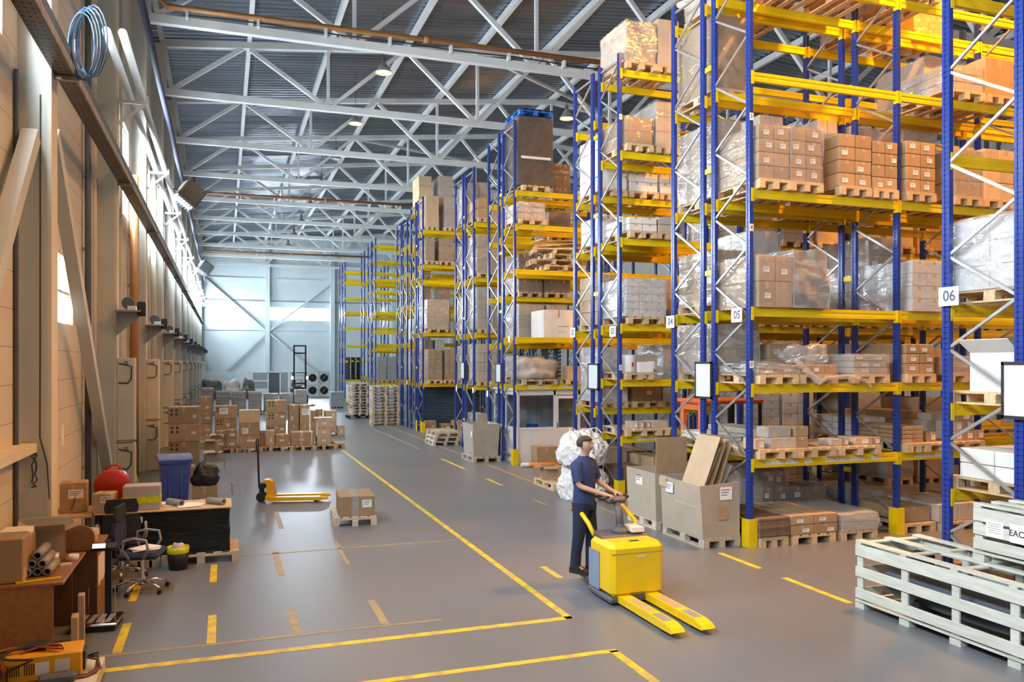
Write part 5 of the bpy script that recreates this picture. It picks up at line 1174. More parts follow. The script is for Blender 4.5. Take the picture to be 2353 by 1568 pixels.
stack(746, 774, 1001, [(.40, 'card_light', (0, .6, .1, .06)), (.40, 'card_light', (.2, .6, .1, .06))], 'of the farther pair beside a lone carton', .5, 'pallet under the farther pair of cartons')
stack(776, 793, 1001, [(.36, 'card_light', (0, .5, .06, .12))], 'standing alone nearest the walkway, past the piles', .45)
for k, (a, b_, yb, m, lab) in enumerate(((462, 485, 1052, 'card', 'open brown carton with torn flaps right behind the dotted pile'), (476, 498, 1046, 'card_light', 'open light carton leaning among the boxes behind the dotted pile'), (462, 490, 1062, 'card_grey', 'flattened low carton at the foot of the boxes behind the dotted pile'))):
    x0, y = G(a, yb); x1, _ = G(b_, yb)
    open_box('open_carton', max(.3, x1 - x0), .35, (.42, .5, .2)[k], ((x0 + x1) / 2 + .1, y + .25 + 0.4 * (k == 1), 0), m, lab, 0.1 * k, ang=70)
# row of film-wrapped sack loads and other things far back
for k, (a, b_, yt) in enumerate(((462, 492, 893), (494, 528, 900), (531, 567, 901), (570, 603, 901), (606, 641, 906), (643, 675, 905), (677, 707, 897))):
    Y = 45.2 + 0.25 * (k % 3); x0, x1 = XatY(a, Y), XatY(b_, Y)
    w_ = ORD[k]
    pal((x0 + x1) / 2, Y + 0.55, 'pallet under the %s sack load of the far wrapped row, from the wall' % w_, .85, 1.1, 0, 0, 'wood_grey', 'pallets under sack loads')
    l = thing('sack_load', 'film-wrapped sack load, %s of the far row counted from the window wall' % w_, 'pallet load', ((x0 + x1) / 2, Y + 0.55, 0.146), 0, 'far sack loads')
    h = Zat(yt, x0, Y) - 0.146; nn = 6
    for j in range(nn): put('sack_layer', mated(wrinkled(min(.80, x1 - x0 - 0.10), 1.0, h / nn - 0.004, seed(), 0.015, 4, 0, 0.03), 'sack' if k < 4 else 'card_grey'), l, (0.01 * (j % 2), 0, j * h / nn))
    shell('stretch_film', min(.80, x1 - x0 - .10) + 0.05, 1.06, h + 0.02, seed(), 0.012, 'film', l, (0, 0, 0))
# ---------------- yellow hand pallet truck
pj = thing('pallet_truck', 'yellow hand pallet truck with an upright black handle, standing on bare floor', 'pallet truck', (0.76, 16.85, 0), R(-13))
for s in (-1, 1):
    f = MB(); y = s * 0.19
    f.box((0.10, y - 0.08, 0.075), (1.10, y + 0.08, 0.115)); f.prism([(1.10, 0.055), (1.10, 0.115), (1.24, 0.09), (1.26, 0.06)], 'y', y - 0.075, y + 0.075)
    f.box((0.10, y - 0.08, 0.045), (1.10, y - 0.065, 0.075)).box((0.10, y + 0.065, 0.045), (1.10, y + 0.08, 0.075))
    o = f.build('fork', 'jack_yellow', pj)
    MB().lathe([(0.01, -0.04), (0.04, -0.04), (0.04, 0.04), (0.01, 0.04)], (1.02, y, 0.04), 14, 0, 'y').build('load_roller', 'black', o)
MB().prism([(0.02, 0.06), (0.12, 0.06), (0.22, 0.10), (0.16, 0.40), (0.10, 0.44), (0.0, 0.44), (-0.02, 0.40), (0.05, 0.36), (0.06, 0.12)], 'y', -0.13, 0.13).box((0.06, -0.27, 0.06), (0.14, 0.27, 0.14)).build('lift_head', 'jack_yellow', pj)
MB().lathe([(0.05, 0.10), (0.05, 0.34), (0.035, 0.36)], (-0.06, 0, 0), 14).box((-0.12, -0.05, 0.26), (0.02, 0.05, 0.36), 0, 0.015).build('pump', 'black', pj)
for s in (-1, 1): MB().lathe([(0.025, -0.025), (0.085, -0.025), (0.095, -0.018), (0.095, 0.018), (0.085, 0.025), (0.025, 0.025)], (-0.06, s * 0.065, 0.095), 20, 0, 'y').build('steer_wheel', 'black', pj)
MB().tube([(-0.11, 0, 0.34), (-0.12, 0, 0.6), (-0.13, 0, 0.98)], 0.020, 8).build('handle_shaft', 'black_metal', pj)
MB().tube([(-0.13, 0, 0.96), (-0.14, -0.10, 1.08), (-0.145, -0.10, 1.22), (-0.145, 0.0, 1.25), (-0.145, 0.10, 1.22), (-0.14, 0.10, 1.08), (-0.13, 0, 0.96)], 0.014, 8).build('handle_loop', 'black_metal', pj, smooth=True)
MB().bar((-0.13, 0, 0.98), (-0.145, 0, 1.12), 0.02).build('release_lever', 'chrome', pj)
# ---------------- carton on a pallet in mid floor
pal(2.12, 14.33, 'wooden pallet under the taped carton in the middle of the floor', .72, 1.05, R(-4), 0, 'wood_grey')
o = ctn(.60, .80, .34, (2.15, 14.28, .1455), 'taped brown carton alone on a pallet in the middle of the floor', 'card', R(-4), (.28, .62, .16, .13), tape=False)
MB().box((-0.09, -0.4035, 0.0), (0.03, 0.4035, 0.343)).build('tape_band', 'film_heavy', o)
# ---------------- pallets, big carton and booth along the racks
for k in range(3):
    pal(6.95 + .03 * k, 26.85 - .02 * k, 'empty pallet at the rack foot under planks, %s of its stack' % ('lowest', 'middle', 'top')[k], .86, 1.25, R(1.5 * (k - 1)), .1455 * k, 'wood_grey', 'pallets under the planks')
for k in range(4):
    o = MB().bar((-.42, 0, .03), (.42, 0, .03), .12, .05).build('plank', 'wood_grey', None, (6.95, 26.35 + .3 * k, .438), R(3 * k - 4)); tag(o, 'short plank lying on the low pallet stack, %s from its front' % ORD[k], 'plank', 'planks on the low stack')
for k in range(12):
    pal(6.70 + .012 * ((k * 5) % 3), 36.0 + .012 * ((k * 3) % 4), 'empty wooden pallet in the nearer tall stack, %s from the floor' % ORW[k], 1.2, .8, R(.8 * ((k * 7) % 3 - 1)), .1455 * k, 'wood_grey' if k % 3 else 'wood', 'nearer tall stack of pallets')
o = pal(6.30, 40.9, 'dark pallet at the bottom of the farther tall stack', 1.1, 1.0, 0, 0, 'black')
for k in range(11):
    pal(6.30 + .015 * ((k * 5) % 3), 40.9 + .012 * ((k * 3) % 4), 'grey wooden pallet in the farther tall stack, %s above the dark one' % ORW[k], .8, 1.2, R(1.0 * ((k * 7) % 3 - 1)), .1455 * (k + 1), 'wood_grey', 'farther tall stack of pallets')
pal(6.86, 22.05, 'wooden pallet under the large open grey carton', .8, 1.15, 0, 0, 'wood_grey')
o = open_box('open_carton', .78, 1.08, .90, (6.86, 22.05, .1455), 'card_grey', 'large open grey carton on a pallet beyond the orange tube', 0, flaps=(), taper=.10)
MB().box((-.402, -.5, .55), (-.398, -.36, .7)).build('paper_label', 'paper', o)
bo = thing('office_booth', 'small white office booth with windows under the rack', 'booth', (7.52, 20.80, 0))
BW, BD, BH = 2.55, 2.05, 1.98
fr = MB()
for x in (0, 1.06, 1.80, BW - .06):
    fr.box((x, 0, 0), (x + .06, .06, BH))
for y in (0.95, BD - .06): fr.box((0, y, 0), (.06, y + .06, BH))
fr.box((BW - .06, BD - .06, 0), (BW, BD, BH))
fr.box((.06, 0, .92), (1.06, .05, .98)).box((.06, 0, BH - .12), (BW, .05, BH)).box((0, .06, .92), (.05, BD, .98)).box((0, .06, BH - .12), (.05, BD, BH))
fr.build('frame', 'plastic_white', bo)
for a, b_ in (((.06, .015, 0), (1.06, .04, .92)), ((1.86, .015, 0), (BW - .06, .04, .92)), ((.015, .06, 0), (.04, BD - .06, .92)), ((.06, BD - .03, 0), (BW - .06, BD, BH))): MB().box(a, b_).build('wall_panel', 'plastic_white', bo)
MB().box((-.05, -.05, BH), (BW + .03, BD + .03, BH + .06)).build('roof', 'plastic_white', bo)
for nm, a, b_ in (('glass_pane', (.06, .02, .98), (1.06, .028, BH - .12)), ('glass_pane', (1.86, .02, .98), (BW - .06, .028, BH - .12)), ('glass_pane', (.02, .06, .98), (.028, .95, BH - .12)), ('glass_pane', (.02, 1.01, .98), (.028, BD - .06, BH - .12))):
    MB().box(a, b_).build(nm, 'glass', bo)
dr = MB().box((1.12, -.004, .03), (1.20, .045, 1.84)).box((1.72, -.004, .03), (1.80, .045, 1.84)).box((1.20, -.004, 1.76), (1.72, .045, 1.84)).box((1.20, -.004, .88), (1.72, .045, .96)).box((1.20, .01, .03), (1.72, .035, .88)).build('door', 'plastic_white', bo)
MB().box((1.20, .018, .96), (1.72, .026, 1.76)).build('door_glass', 'glass', dr); MB().bar((1.15, -.03, .95), (1.15, -.03, 1.10), .02).build('handle', 'chrome', dr)
o = MB().box((.0, 0, 0), (.34, .05, .42), 0, .02).build('chair_back', 'plastic_blue', bo, (.45, .5, .62))
ctn(.60, .42, .50, (8.16, 20.46, 0), 'brown carton wrapped in film leaning against the booth wall', 'card', 0, None)
o = MB().tube([(7.42, 20.08, .058), (8.45, 19.92, .058)], .055, 14).build('plastic_tube', 'orange_tube', None, smooth=True); tag(o, 'orange plastic tube lying on the floor before the booth', 'tube')
MB().tube([(7.36, 20.09, .058), (7.56, 20.058, .058)], .057, 14).build('white_end_wrap', 'plastic_white', o)
pal(6.97, 16.68, 'small pallet on the floor beside the white bags', .68, 1.15)
open_box('open_carton', .34, .38, .30, (6.86, 16.9, .1455), 'card', 'small open carton with spread flaps on the pallet by the bags', R(-12), ang=100)
o = MB().box((-.02, -.25, 0), (.0, .25, .50)).build('board', 'card_white', None, (7.18, 16.6, .146)); tag(o, 'pale upright board between the open carton and the white bags', 'board')
for k, (h0, hh, s_) in enumerate(((0.0, .74, 1.0), (.70, .66, 1.06))):
    o = put('bulk_bag', mated(lump(.47 * s_, .47, hh * .92, 40 + k, .10, 6, .15, 4.2), 'bag_white'), None, (6.87, 15.12, h0)); tag(o, ('lower big white woven bag standing behind the worker', 'upper big white woven bag heaped on the lower one')[k], 'bag')
for k in range(2): MB().tube([(.15 - .3 * k, .1, .62), (.2 - .35 * k, .05, .70), (.32 - .6 * k, 0, .72), (.40 - .7 * k, -.05, .62)], .012, 6).build('tie_strap', 'bag_white', o)
# ---------------- octabins with cardboard at the rack end
pal(6.98, 10.96, 'wooden pallet under the grey carton bin full of cardboard', .64, 1.2, 0, 0, 'wood_grey'); pal(6.98, 12.30, 'wooden pallet under the farther upright carton bin', .6, 1.0, 0, 0, 'wood_grey')
def bin_mesh(bot, top, z0, z1, e=.012):
    b = MB()
    def inset(q):
        cx = sum(p[0] for p in q) / 4; cy = sum(p[1] for p in q) / 4
        return [(p[0] + (e if p[0] < cx else -e), p[1] + (e if p[1] < cy else -e)) for p in q]
    bi, ti = inset(bot), inset(top); vs = [(p[0], p[1], z0) for p in bot] + [(p[0], p[1], z1 + (p[2] if len(p) > 2 else 0)) for p in top] + [(p[0], p[1], z0 + e) for p in bi] + [(p[0], p[1], z1 + (top[i][2] if len(top[i]) > 2 else 0)) for i, p in enumerate(ti)]
    fs = [[3,2,1,0],[8,9,10,11]]
    for i in range(4):
        j = (i + 1) % 4; fs += [[i, j, 4+j, 4+i], [8+j, 8+i, 12+i, 12+j], [4+i, 4+j, 12+j, 12+i]]
    return b.poly(vs, fs)
ob = bin_mesh([(6.66, 10.37), (7.29, 10.37), (7.29, 11.55), (6.66, 11.55)], [(6.56, 10.31, -.01), (7.27, 10.34, .02), (7.27, 11.55, 0), (6.60, 11.52, 0)], .1455, .95).build('cardboard_bin', 'bin_card'); tag(ob, 'tall grey carton bin full of folded cardboard at the rack end', 'carton bin')
put('paper_label', label_mesh(.21, .19), ob, (7.02, 10.325, .81)); o = put('paper_label', label_mesh(.22, .16), ob, (6.575, 11.2, .80), R(-90)); 
MB().box((6.90, 10.335, .42), (7.06, 10.35, .62)).build('cut_flap', 'card', ob)
MB().prism([(11.5, .93), (11.5, .80), (11.25, .78), (11.3, .93)], 'x', 6.565, 6.572).build('torn_corner', 'card_light', ob)
for k in range(9):
    L, wdt = (1.12, .98, 1.15, 1.05, 1.12, .98, 1.08, 1.0, .75)[k], (.62, .5, .56, .5, .5, .46, .42, .44, .3)[k]
    m = ('card_light', 'card_light', 'card_dark', 'card', 'card_light', 'card_dark', 'card', 'card_grey', 'plastic_white')[k]
    x0, z0 = 6.60 + .046 * k, .60
    L *= 1 - .012 * k; a = math.acos(min(.99, (7.04 + .033 * k - x0) / L))
    dx, dz = math.cos(a), math.sin(a); y0 = 10.44 + .05 * (k % 3); n_ = Vector((-dz, 0, dx)) * .004
    p = [Vector((x0, y0, z0)), Vector((x0 + dx * L, y0 + .05, z0 + dz * L)), Vector((x0 + dx * L, y0 + .05 + wdt, z0 + dz * L)), Vector((x0, y0 + wdt, z0))]
    o = MB().poly([v - n_ for v in p] + [v + n_ for v in p], [[0,1,2,3],[7,6,5,4],[0,4,5,1],[1,5,6,2],[2,6,7,3],[3,7,4,0]]).build('cardboard_sheet', m)
    tag(o, '%s cardboard sheet leaning in the grey carton bin, %s from the walkway' % ({'card_light': 'pale', 'card_dark': 'dark', 'card': 'brown', 'card_grey': 'grey', 'plastic_white': 'white'}[m], ORD[k]), 'cardboard sheet', 'cardboard in the bin')
ob = bin_mesh([(6.68, 11.80), (7.28, 11.80), (7.28, 12.78), (6.68, 12.78)], [(6.66, 11.80), (7.28, 11.80), (7.28, 12.80), (6.66, 12.80)], .1455, .93).build('cardboard_bin', 'bin_card'); tag(ob, 'upright carton bin with one raised flap, behind the cardboard-filled bin', 'carton bin')
MB().box((6.68, 11.795, .93), (7.26, 11.81, 1.52)).build('raised_flap', 'card', ob); put('paper_label', label_mesh(.22, .2), ob, (6.664, 12.35, .78), R(-90))
# ---------------- slatted crates with tanks
def crate(name, x0, x1, y0, y1, z0, z1, step, label, feet=True, nlong=3):
    c = thing(name, label, 'crate', (x0, y0, z0)); W, Lh, Hh = x1 - x0, y1 - y0, z1 - z0
    f0 = .10 if feet else 0.0
    for sx in (0, W - .025):
        for k, (a, b_) in enumerate(((f0 + .02, f0 + .13), (Hh * .50, Hh * .50 + .11), (Hh - .13, Hh))): MB().box((sx, 0, a), (sx + .025, Lh, b_), 0, .003).build('side_board', 'crate_wood', c)
    for ey in (.026, Lh - .05):
        for (a, b_) in ((f0 + .02, f0 + .13), (Hh * .50, Hh * .50 + .11), (Hh - .13, Hh - .002)): MB().box((.052, ey, a), (W - .052, ey + .024, b_), 0, .003).build('end_board', 'crate_wood', c)
    y = Lh - .09; k = 0
    while y > 0:
        for sx in (.026, W - .051): MB().box((sx, y, f0), (sx + .025, y + .09, Hh - .002), 0, .003).build('upright', 'crate_wood', c)
        MB().box((.0, y, Hh), (W, y + .085, Hh + .022), 0, .003).build('top_batten', 'crate_wood', c)
        if feet:
            for sx in (.02, W / 2 - .05, W - .12): MB().box((sx, y - .02, 0), (sx + .1, y + .11, f0 - .02)).build('foot_block', 'crate_wood', c)
        y -= step; k += 1
    for i in range(nlong):
        x = (W - .10) * i / (nlong - 1); MB().box((x, 0, Hh + .0225), (x + .10, Lh, Hh + .045), 0, .003).build('top_board', 'crate_wood', c)
    if feet: MB().box((0, 0, f0 - .02), (W, Lh, f0)).build('base_board', 'crate_wood', c)
    return c
crate('slatted_crate', 6.68, 7.60, 3.2, 7.33, 0.0, .72, .63, 'long pale slatted wooden crate holding a dark tank, standing on the floor')
tk = thing('pressure_tank', 'dark blue-grey pressure tank inside the long slatted crate', 'tank', (7.05, 3.3, .10))
prof = [(.001, 0), (.12, .02), (.19, .08), (.21, .16), (.21, 1.2), (.22, 1.21), (.22, 1.26), (.21, 1.27), (.21, 2.5), (.215, 2.52), (.215, 3.7), (.19, 3.80), (.12, 3.86), (.001, 3.88)]
MB().lathe(prof, (0, 0, .27), 28, 0, 'y')  .build('shell', 'tank', tk, smooth=True)
for y in (.7, 1.9, 3.3): MB().box((-.2, y, 0.002), (.2, y + .08, .14)).build('saddle', 'black_metal', tk)
MB().tube([(.30, .2, .40), (.30, 3.5, .40)], .07, 14).build('pipe', 'mid_grey', tk, smooth=True); MB().tube([(.30, .6, .26), (.30, 3.3, .26)], .045, 12).build('brass_pipe', 'gas_pipe', tk, smooth=True)
MB().box((-.1, 3.4, .46), (.12, 3.62, .60)).build('terminal_box', 'black', tk)
for y in (2.0, 3.0): MB().lathe([(.02, -.01), (.035, -.01), (.035, .01), (.02, .01), (.02, -.01)], (.16, y, .45), 14, 0, 'x', False).build('lifting_eye', 'black_metal', tk)
c2 = crate('slatted_crate', 7.10, 7.68, 2.9, 6.17, .768, 1.30, .70, 'smaller pale slatted crate with paper certificates, on top of the long crate', True)
for k, (y0, y1, za, zb_) in enumerate(((5.83, 6.02, 1.04, 1.20), (5.56, 5.76, 1.03, 1.21))):
    s_ = MB().box((-.003, -(y1 - y0) / 2, -(zb_ - za) / 2), (-.0005, (y1 - y0) / 2, (zb_ - za) / 2)).build('certificate', 'paper', c2, (0, (y0 + y1) / 2 - 2.9, (za + zb_) / 2 - .768))
    if k: text('EAC', .085, s_, (-.0035, .03, 0), FACE_X, 'ink', 'lettering'); text('CE', .045, s_, (-.0035, -.068, -.02), FACE_X, 'mid_grey', 'lettering')
    else:
        for j in range(5): MB().box((-.004, -.07 + .02 * (j % 2), .05 - .022 * j), (-.003, .07, .056 - .022 * j)).build('printed_line', 'mid_grey', s_)
tk = thing('pipe_unit', 'dark machine body inside the smaller upper crate', 'machine', (7.39, 3.1, .872))
MB().lathe([(.001, 0), (.12, .03), (.14, .1), (.14, 2.7), (.12, 2.8), (.001, 2.85)], (0, 0, .17), 20, 0, 'y').build('shell', 'black_metal', tk, smooth=True); MB().box((-.1, .6, 0.0), (.1, .7, .06)).box((-.1, 2.1, 0.0), (.1, 2.2, .06)).build('saddle', 'black', tk)
# ================================================================ ON THE SHELVES, FAR END, TRUCKS AND THE WORKER
# crumpled film and white goods on racks five and three
def on(row, lev, px, yoff=0.0, z=.1455): return XatY(px, row.yc + yoff - .5), row.yc + yoff, row.levels[lev] + z
zt = B1.levels[2] + .1455
for k, (px, m) in enumerate(((1855, 'card'), (1880, 'card'))): pass
x, y, z = on(B1, 2, 1885); o = put('film_heap', mated(lump(.36, .28, .30, 61, .34, 4), 'film_heavy'), None, (x, y - .1, z + .16)); tag(o, 'crumpled clear film heaped on cartons on the second shelf of rack five', 'film')
x, y, z = on(B1, 2, 1790); o = put('film_heap', mated(lump(.48, .4, .10, 62, .3, 4), 'film_heavy'), None, (x, y, Zat(846, x, y - .5))); tag(o, 'flat loose film over the wide carton load on rack five, second shelf', 'film')
o = MB().tube([(x + .25, y - .58, z + .22), (x + .45, y - .62, z + .02), (x + .62, y - .66, z - .12), (x + .75, y - .66, z - .06), (x + 1.15, y - .66, z - .04), (x + 1.5, y - .66, z - .1), (x + 1.6, y - .66, z - .2)], [.04, .05, .05, .03, .04, .03, .02], 8).build('film_strip', 'film_heavy', None); tag(o, 'twisted strip of film hanging over the second shelf edge, rack five', 'film')
x, y, z = on(C1, 2, 1452); o = MB().lathe([(.001, 0), (.15, 0), (.16, .02), (.16, .32), (.14, .35), (.001, .35)], n=22).build('plastic_drum', 'plastic_white', None, (x, y - .3, z), 0, True); tag(o, 'white plastic drum on the second shelf of rack three', 'drum'); MB().box((.02, -.164, .12), (.06, -.158, .2)).build('printed_mark', 'red', o)
x, y, z = on(C1, 2, 1480); ctn(.34, .34, .21, (x + .06, y - .3, z), 'glossy white carton beside the white drum on rack three', 'plastic_white', 0, tape=False)
x, y, z = on(C1, 2, 1500); ctn(.62, .34, .36, (x + .1, y + .2, z), 'grey strapped carton behind the white carton on rack three', 'card_grey', 0, (.25, .4, .18, .16))
# white printed carton lettering, illegible
o = [q for q in bpy.data.objects if q.get('label', '').startswith('big white printed carton')][0]
for zz, n_ in ((.30, 9), (.14, 7)):
    for k in range(n_): MB().box((-.02 + .036 * k, -.502, zz), (.0 + .036 * k, -.5, zz + .022)).build('printed_mark', 'ink' if n_ == 9 else 'mid_grey', o)
# blue pallet on top of the tall dark load
o = [q for q in bpy.data.objects if q.get('label', '').startswith('towering dark film')][0]
tx, ty, tz = o.location; th = max(v.co.z for v in o.data.vertices)
pal(tx, ty, 'blue plastic pallet lying on top of the very tall dark load', .96, 1.2, 0, tz + th + .02, 'plastic_blue')
p = MB().box((-.5, -.62, 0), (.5, .62, .02)).build('cover_sheet', 'black', None, (tx, ty, tz + th + .166)); tag(p, 'black sheet covering the blue pallet on the tall dark load', 'sheet')
b = MB(); zz = th * .38; b.box((-.43, -.60, zz), (.43, .60, zz + .07)); b.build('white_band', 'plastic_white', o)
# heap of broken pallets on the booth rack
hp = random.Random(4)
for k in range(4):
    o = put('pallet', pallet_mesh('wood', 1.2, .8), None, ((8.85, 8.55, 8.95, 8.62)[k], D1.yc - .15 + hp.uniform(-.06, .06), D1.levels[3] + .01 + .155 * k), R((2, -6, 8, -12)[k])); tag(o, 'worn pallet in the untidy heap above the booth, %s from the bottom' % ORD[k], 'pallet', 'untidy pallet heap')
for k in range(8):
    z = D1.levels[3] + .64 + .035 * k
    o = MB().bar((-.75, 0, 0), (.75, 0, .05 * ((k * 3) % 4)), .10, .022).build('loose_board', 'wood', None, (8.75 + .06 * (k % 4), D1.yc - .35 + .07 * k, z), R(-20 + 7 * k)); tag(o, 'loose board on the untidy pallet heap, %s counted upward' % ORD[k], 'board', 'loose boards on the heap')
# tarp heap above the booth with pallet boxes
pal(8.1, D1.yc, 'dark pallet under the draped sheeting above the booth', 1.0, 1.2, 0, D1.levels[1], 'wood_grey'); 
o = put('sheeting_heap', mated(lump(.62, .55, .62, 71, .25, 4), 'tarp'), None, (8.1, D1.yc - .02, D1.levels[1] + .146)); tag(o, 'heap of pale plastic sheeting on a pallet above the booth', 'sheeting')
pal(9.3, D1.yc, 'pale pallet with upright cartons above the booth', .8, 1.2, 0, D1.levels[1])
for k in range(4): ctn(.17, .4, .36, (9.04 + .18 * k, D1.yc - .3, D1.levels[1] + .1455), 'narrow light carton standing above the booth, %s of four' % ORD[k], 'card_light', 0, None, group='narrow cartons above the booth')
for k in range(9):
    o = MB().prism([(-.2, 0), (.2, 0), (.23, .09), (.19, .09), (.17, .02), (-.17, .02), (-.19, .09), (-.23, .09)], 'y', -.25, .25).build('plastic_crate', 'dark_grey', None, (9.2, D2.yc, D2.levels[1] + .002 + .115 * k)); tag(o, 'nested dark plastic tray behind the sheeting heap, %s from the bottom' % ORD[k], 'tray', 'nested dark trays')
open_box('open_carton', .74, .62, .44, (8.36, 6.68, A.levels[2] + .1455), 'card_white', 'big white open carton on the second shelf of rack six', 0, ang=50, fl=.22)
# dark blue shutter panel and cartons under the shutter rack
sh = thing('shutter_panel', 'dark blue ribbed shutter panel standing under the rack', 'shutter panel', (7.46, 32.50, 0))
MB().box((0, 0, 0), (2.6, .04, 1.85)).build('panel_frame', 'shutter_blue', sh)
m_ = MB()
for k in range(22): m_.prism([(-.004, .03 + .082 * k), (-.028, .055 + .082 * k), (-.028, .085 + .082 * k), (-.004, .108 + .082 * k)], 'x', .03, 2.57)
m_.build('ribs', 'shutter_blue', sh)
for k, (x, w, h, lab) in enumerate(((7.62, .48, .42, 'brown carton at the foot of the dark blue shutter, nearest the aisle'), (8.25, .4, .3, 'second brown carton before the dark blue shutter'), (8.8, .5, .42, 'third carton before the dark blue shutter, farther in'))): ctn(w, .4, h, (x + .15, 31.9, 0), lab, 'card', 0, (.2, .5, .1, .07))
ctn(.9, .9, .95, (8.1, 25.0, 0), 'big brown carton on the floor under the grey-carton rack', 'card', 0, (.1, .5, .06, .2)) if False else None
# ---------------- reach truck in the lane between racks 04 and 03
rt = thing('reach_truck', 'orange and black reach truck in the lane behind rack four', 'reach truck', (8.7, 13.45, 0))
MB().box((-.2, -.5, .10), (.95, .5, 1.15), 0, .06).build('chassis', 'black', rt)
MB().box((-.62, -.48, .10), (-.2, -.36, .30)).box((-.62, .36, .10), (-.2, .48, .30)).build('outrigger', 'orange_paint', rt)
MB().box((-.34, -.36, .1), (-.26, -.26, 2.0)).box((-.34, .26, .1), (-.26, .36, 2.0)).box((-.34, -.26, 1.86), (-.26, .26, 1.96)).build('mast', 'orange_paint', rt)
MB().box((-.35, -.5, 1.98), (.95, .5, 2.06), 0, .02).build('overhead_guard', 'orange_paint', rt)
for sx in (.2, .88):
    for sy in (-.46, .42): MB().box((sx, sy, 1.15), (sx + .05, sy + .05, 1.98)).build('guard_post', 'black_metal', rt)
MB().box((.35, -.28, 1.152), (.85, .28, 1.55), 0, .05).build('seat', 'dark_grey', rt)
for sx in (-.5, .6):
    for sy in (-.42, .42): MB().lathe([(.03, -.05), (.10, -.05), (.10, .05), (.03, .05)], (sx, sy, .10), 14, 0, 'y').build('wheel', 'black', rt)
for s in (-1, 1): MB().box((-.95, s * .2 - .05, .32), (-.34, s * .2 + .05, .37)).build('fork', 'black_metal', rt)
# ---------------- the far end of the hall
fl = thing('forklift', 'dark forklift with bright headlights and tall mast at the far end', 'forklift', (4.85, 57.0, 0))
MB().box((-.5, .2, .25), (.5, 1.9, 1.1), 0, .1).build('body', 'black_metal', fl)
for s in (-1, 1):
    MB().box((s * .38 - .05, -.1, .05), (s * .38 + .05, .06, 3.95)).build('mast_rail', 'black_metal', fl)
    MB().lathe([(.001, -.03), (.09, -.03), (.09, .03), (.001, .03)], (s * .47, .0, 1.72), 16, 0, 'y').build('headlight', 'headlight', fl)
    MB().box((s * .25 - .06, -1.1, .08), (s * .25 + .06, -.1, .13)).build('fork', 'black_metal', fl)
    for y in (.35, 1.6): MB().lathe([(.05, -.09), (.27, -.09), (.27, .09), (.05, .09)], (s * .48, y, .27), 18, 0, 'x').build('wheel', 'black', fl)
    MB().box((s * .45 - .04, .3, 1.1), (s * .45 + .04, .38, 2.05)).box((s * .45 - .04, 1.5, 1.1), (s * .45 + .04, 1.58, 2.05)).build('cab_post', 'black_metal', fl)
for z in (3.85, 3.35, 1.3): MB().box((-.38, -.09, z), (.38, .05, z + .1)).build('mast_crossbar', 'black_metal', fl)
MB().box((-.5, .25, 2.05), (.5, 1.6, 2.12)).build('cab_roof', 'black_metal', fl); MB().box((-.45, -.14, .3), (.45, -.1, .9)).build('carriage', 'black_metal', fl); MB().box((-.25, .9, 1.1), (.25, 1.4, 1.6), 0, .06).build('seat', 'black', fl)
ld = bpy.data.lights.new('headlight_beam', 'SPOT'); ld.energy = 250; ld.spot_size = R(80); lo = bpy.data.objects.new('headlight_beam', ld); COL.objects.link(lo); lo.parent = fl; lo.location = (0, -.2, 1.7); lo.rotation_euler = (R(80), 0, 0)
for i in range(2):
    for j in range(2):
        f = thing('fan_unit', 'crated white fan unit with a round black fan, %s' % ('lower, nearer the forklift', 'upper, nearer the forklift', 'lower, next to the cabinet', 'upper, next to the cabinet')[i * 2 + j], 'fan unit', (6.75 + .90 * i, 67.4, .02 + 1.02 * j), 0, 'crated fan units')
        MB().box((-.42, 0, .02), (.42, .5, .96), 0, .02).build('casing', 'grey_wall', f); MB().lathe([(.31, -.012), (.33, -.012), (.33, -.03), (.31, -.03), (.31, -.012)], (0, 0, .49), 28, 0, 'y', False).build('fan_ring', 'mid_grey', f)
        MB().lathe([(.001, -.006), (.31, -.005), (.31, 0.002), (.001, .002)], (0, 0, .49), 28, 0, 'y').build('fan_opening', 'dark_hole', f); MB().lathe([(.001, -.03), (.11, -.02), (.11, -.008), (.001, -.008)], (0, 0, .49), 16, 0, 'y').build('fan_hub', 'black', f)
        MB().box((-.44, -.04, 0), (-.38, .0, .98)).box((.38, -.04, 0), (.44, 0, .98)).box((-.38, -.04, 0), (.38, 0, .06)).box((-.38, -.04, .92), (.38, 0, .98)).build('crate_frame', 'crate_wood', f)
        if i: MB().bar((-.36, -.055, .1), (.36, -.055, .9), .07, .02).build('crate_brace', 'crate_wood', f)
op = thing('office_partition', 'white site-office partition with windows and a dark doorway at the far end', 'partition', (2.2, 72.6, 0))
MB().box((-4.0, 0, 0), (0, .1, 2.0)).build('blank_panel', 'grey_wall', op)
MB().box((0, 0, 0), (.1, .1, 2.0)).box((1.3, 0, 0), (1.4, .1, 2.0)).box((2.3, 0, 0), (2.4, .1, 2.0)).box((3.0, 0, 0), (3.1, .1, 2.0)).box((.1, 0, 1.9), (3.0, .1, 2.0)).box((.1, 0, 1.15), (1.3, .1, 1.25)).box((.1, 0, 0), (1.3, .1, .55)).build('frame', 'plastic_white', op)
MB().box((.1, .04, .55), (1.3, .06, 1.15)).box((.1, .04, 1.25), (1.3, .06, 1.9)).box((2.4, .04, 0.02), (3.0, .06, 1.9)).build('glass', 'grey_box', op); MB().box((1.4, .06, .02), (2.3, .09, 1.9)).build('door', 'dark_grey', op)
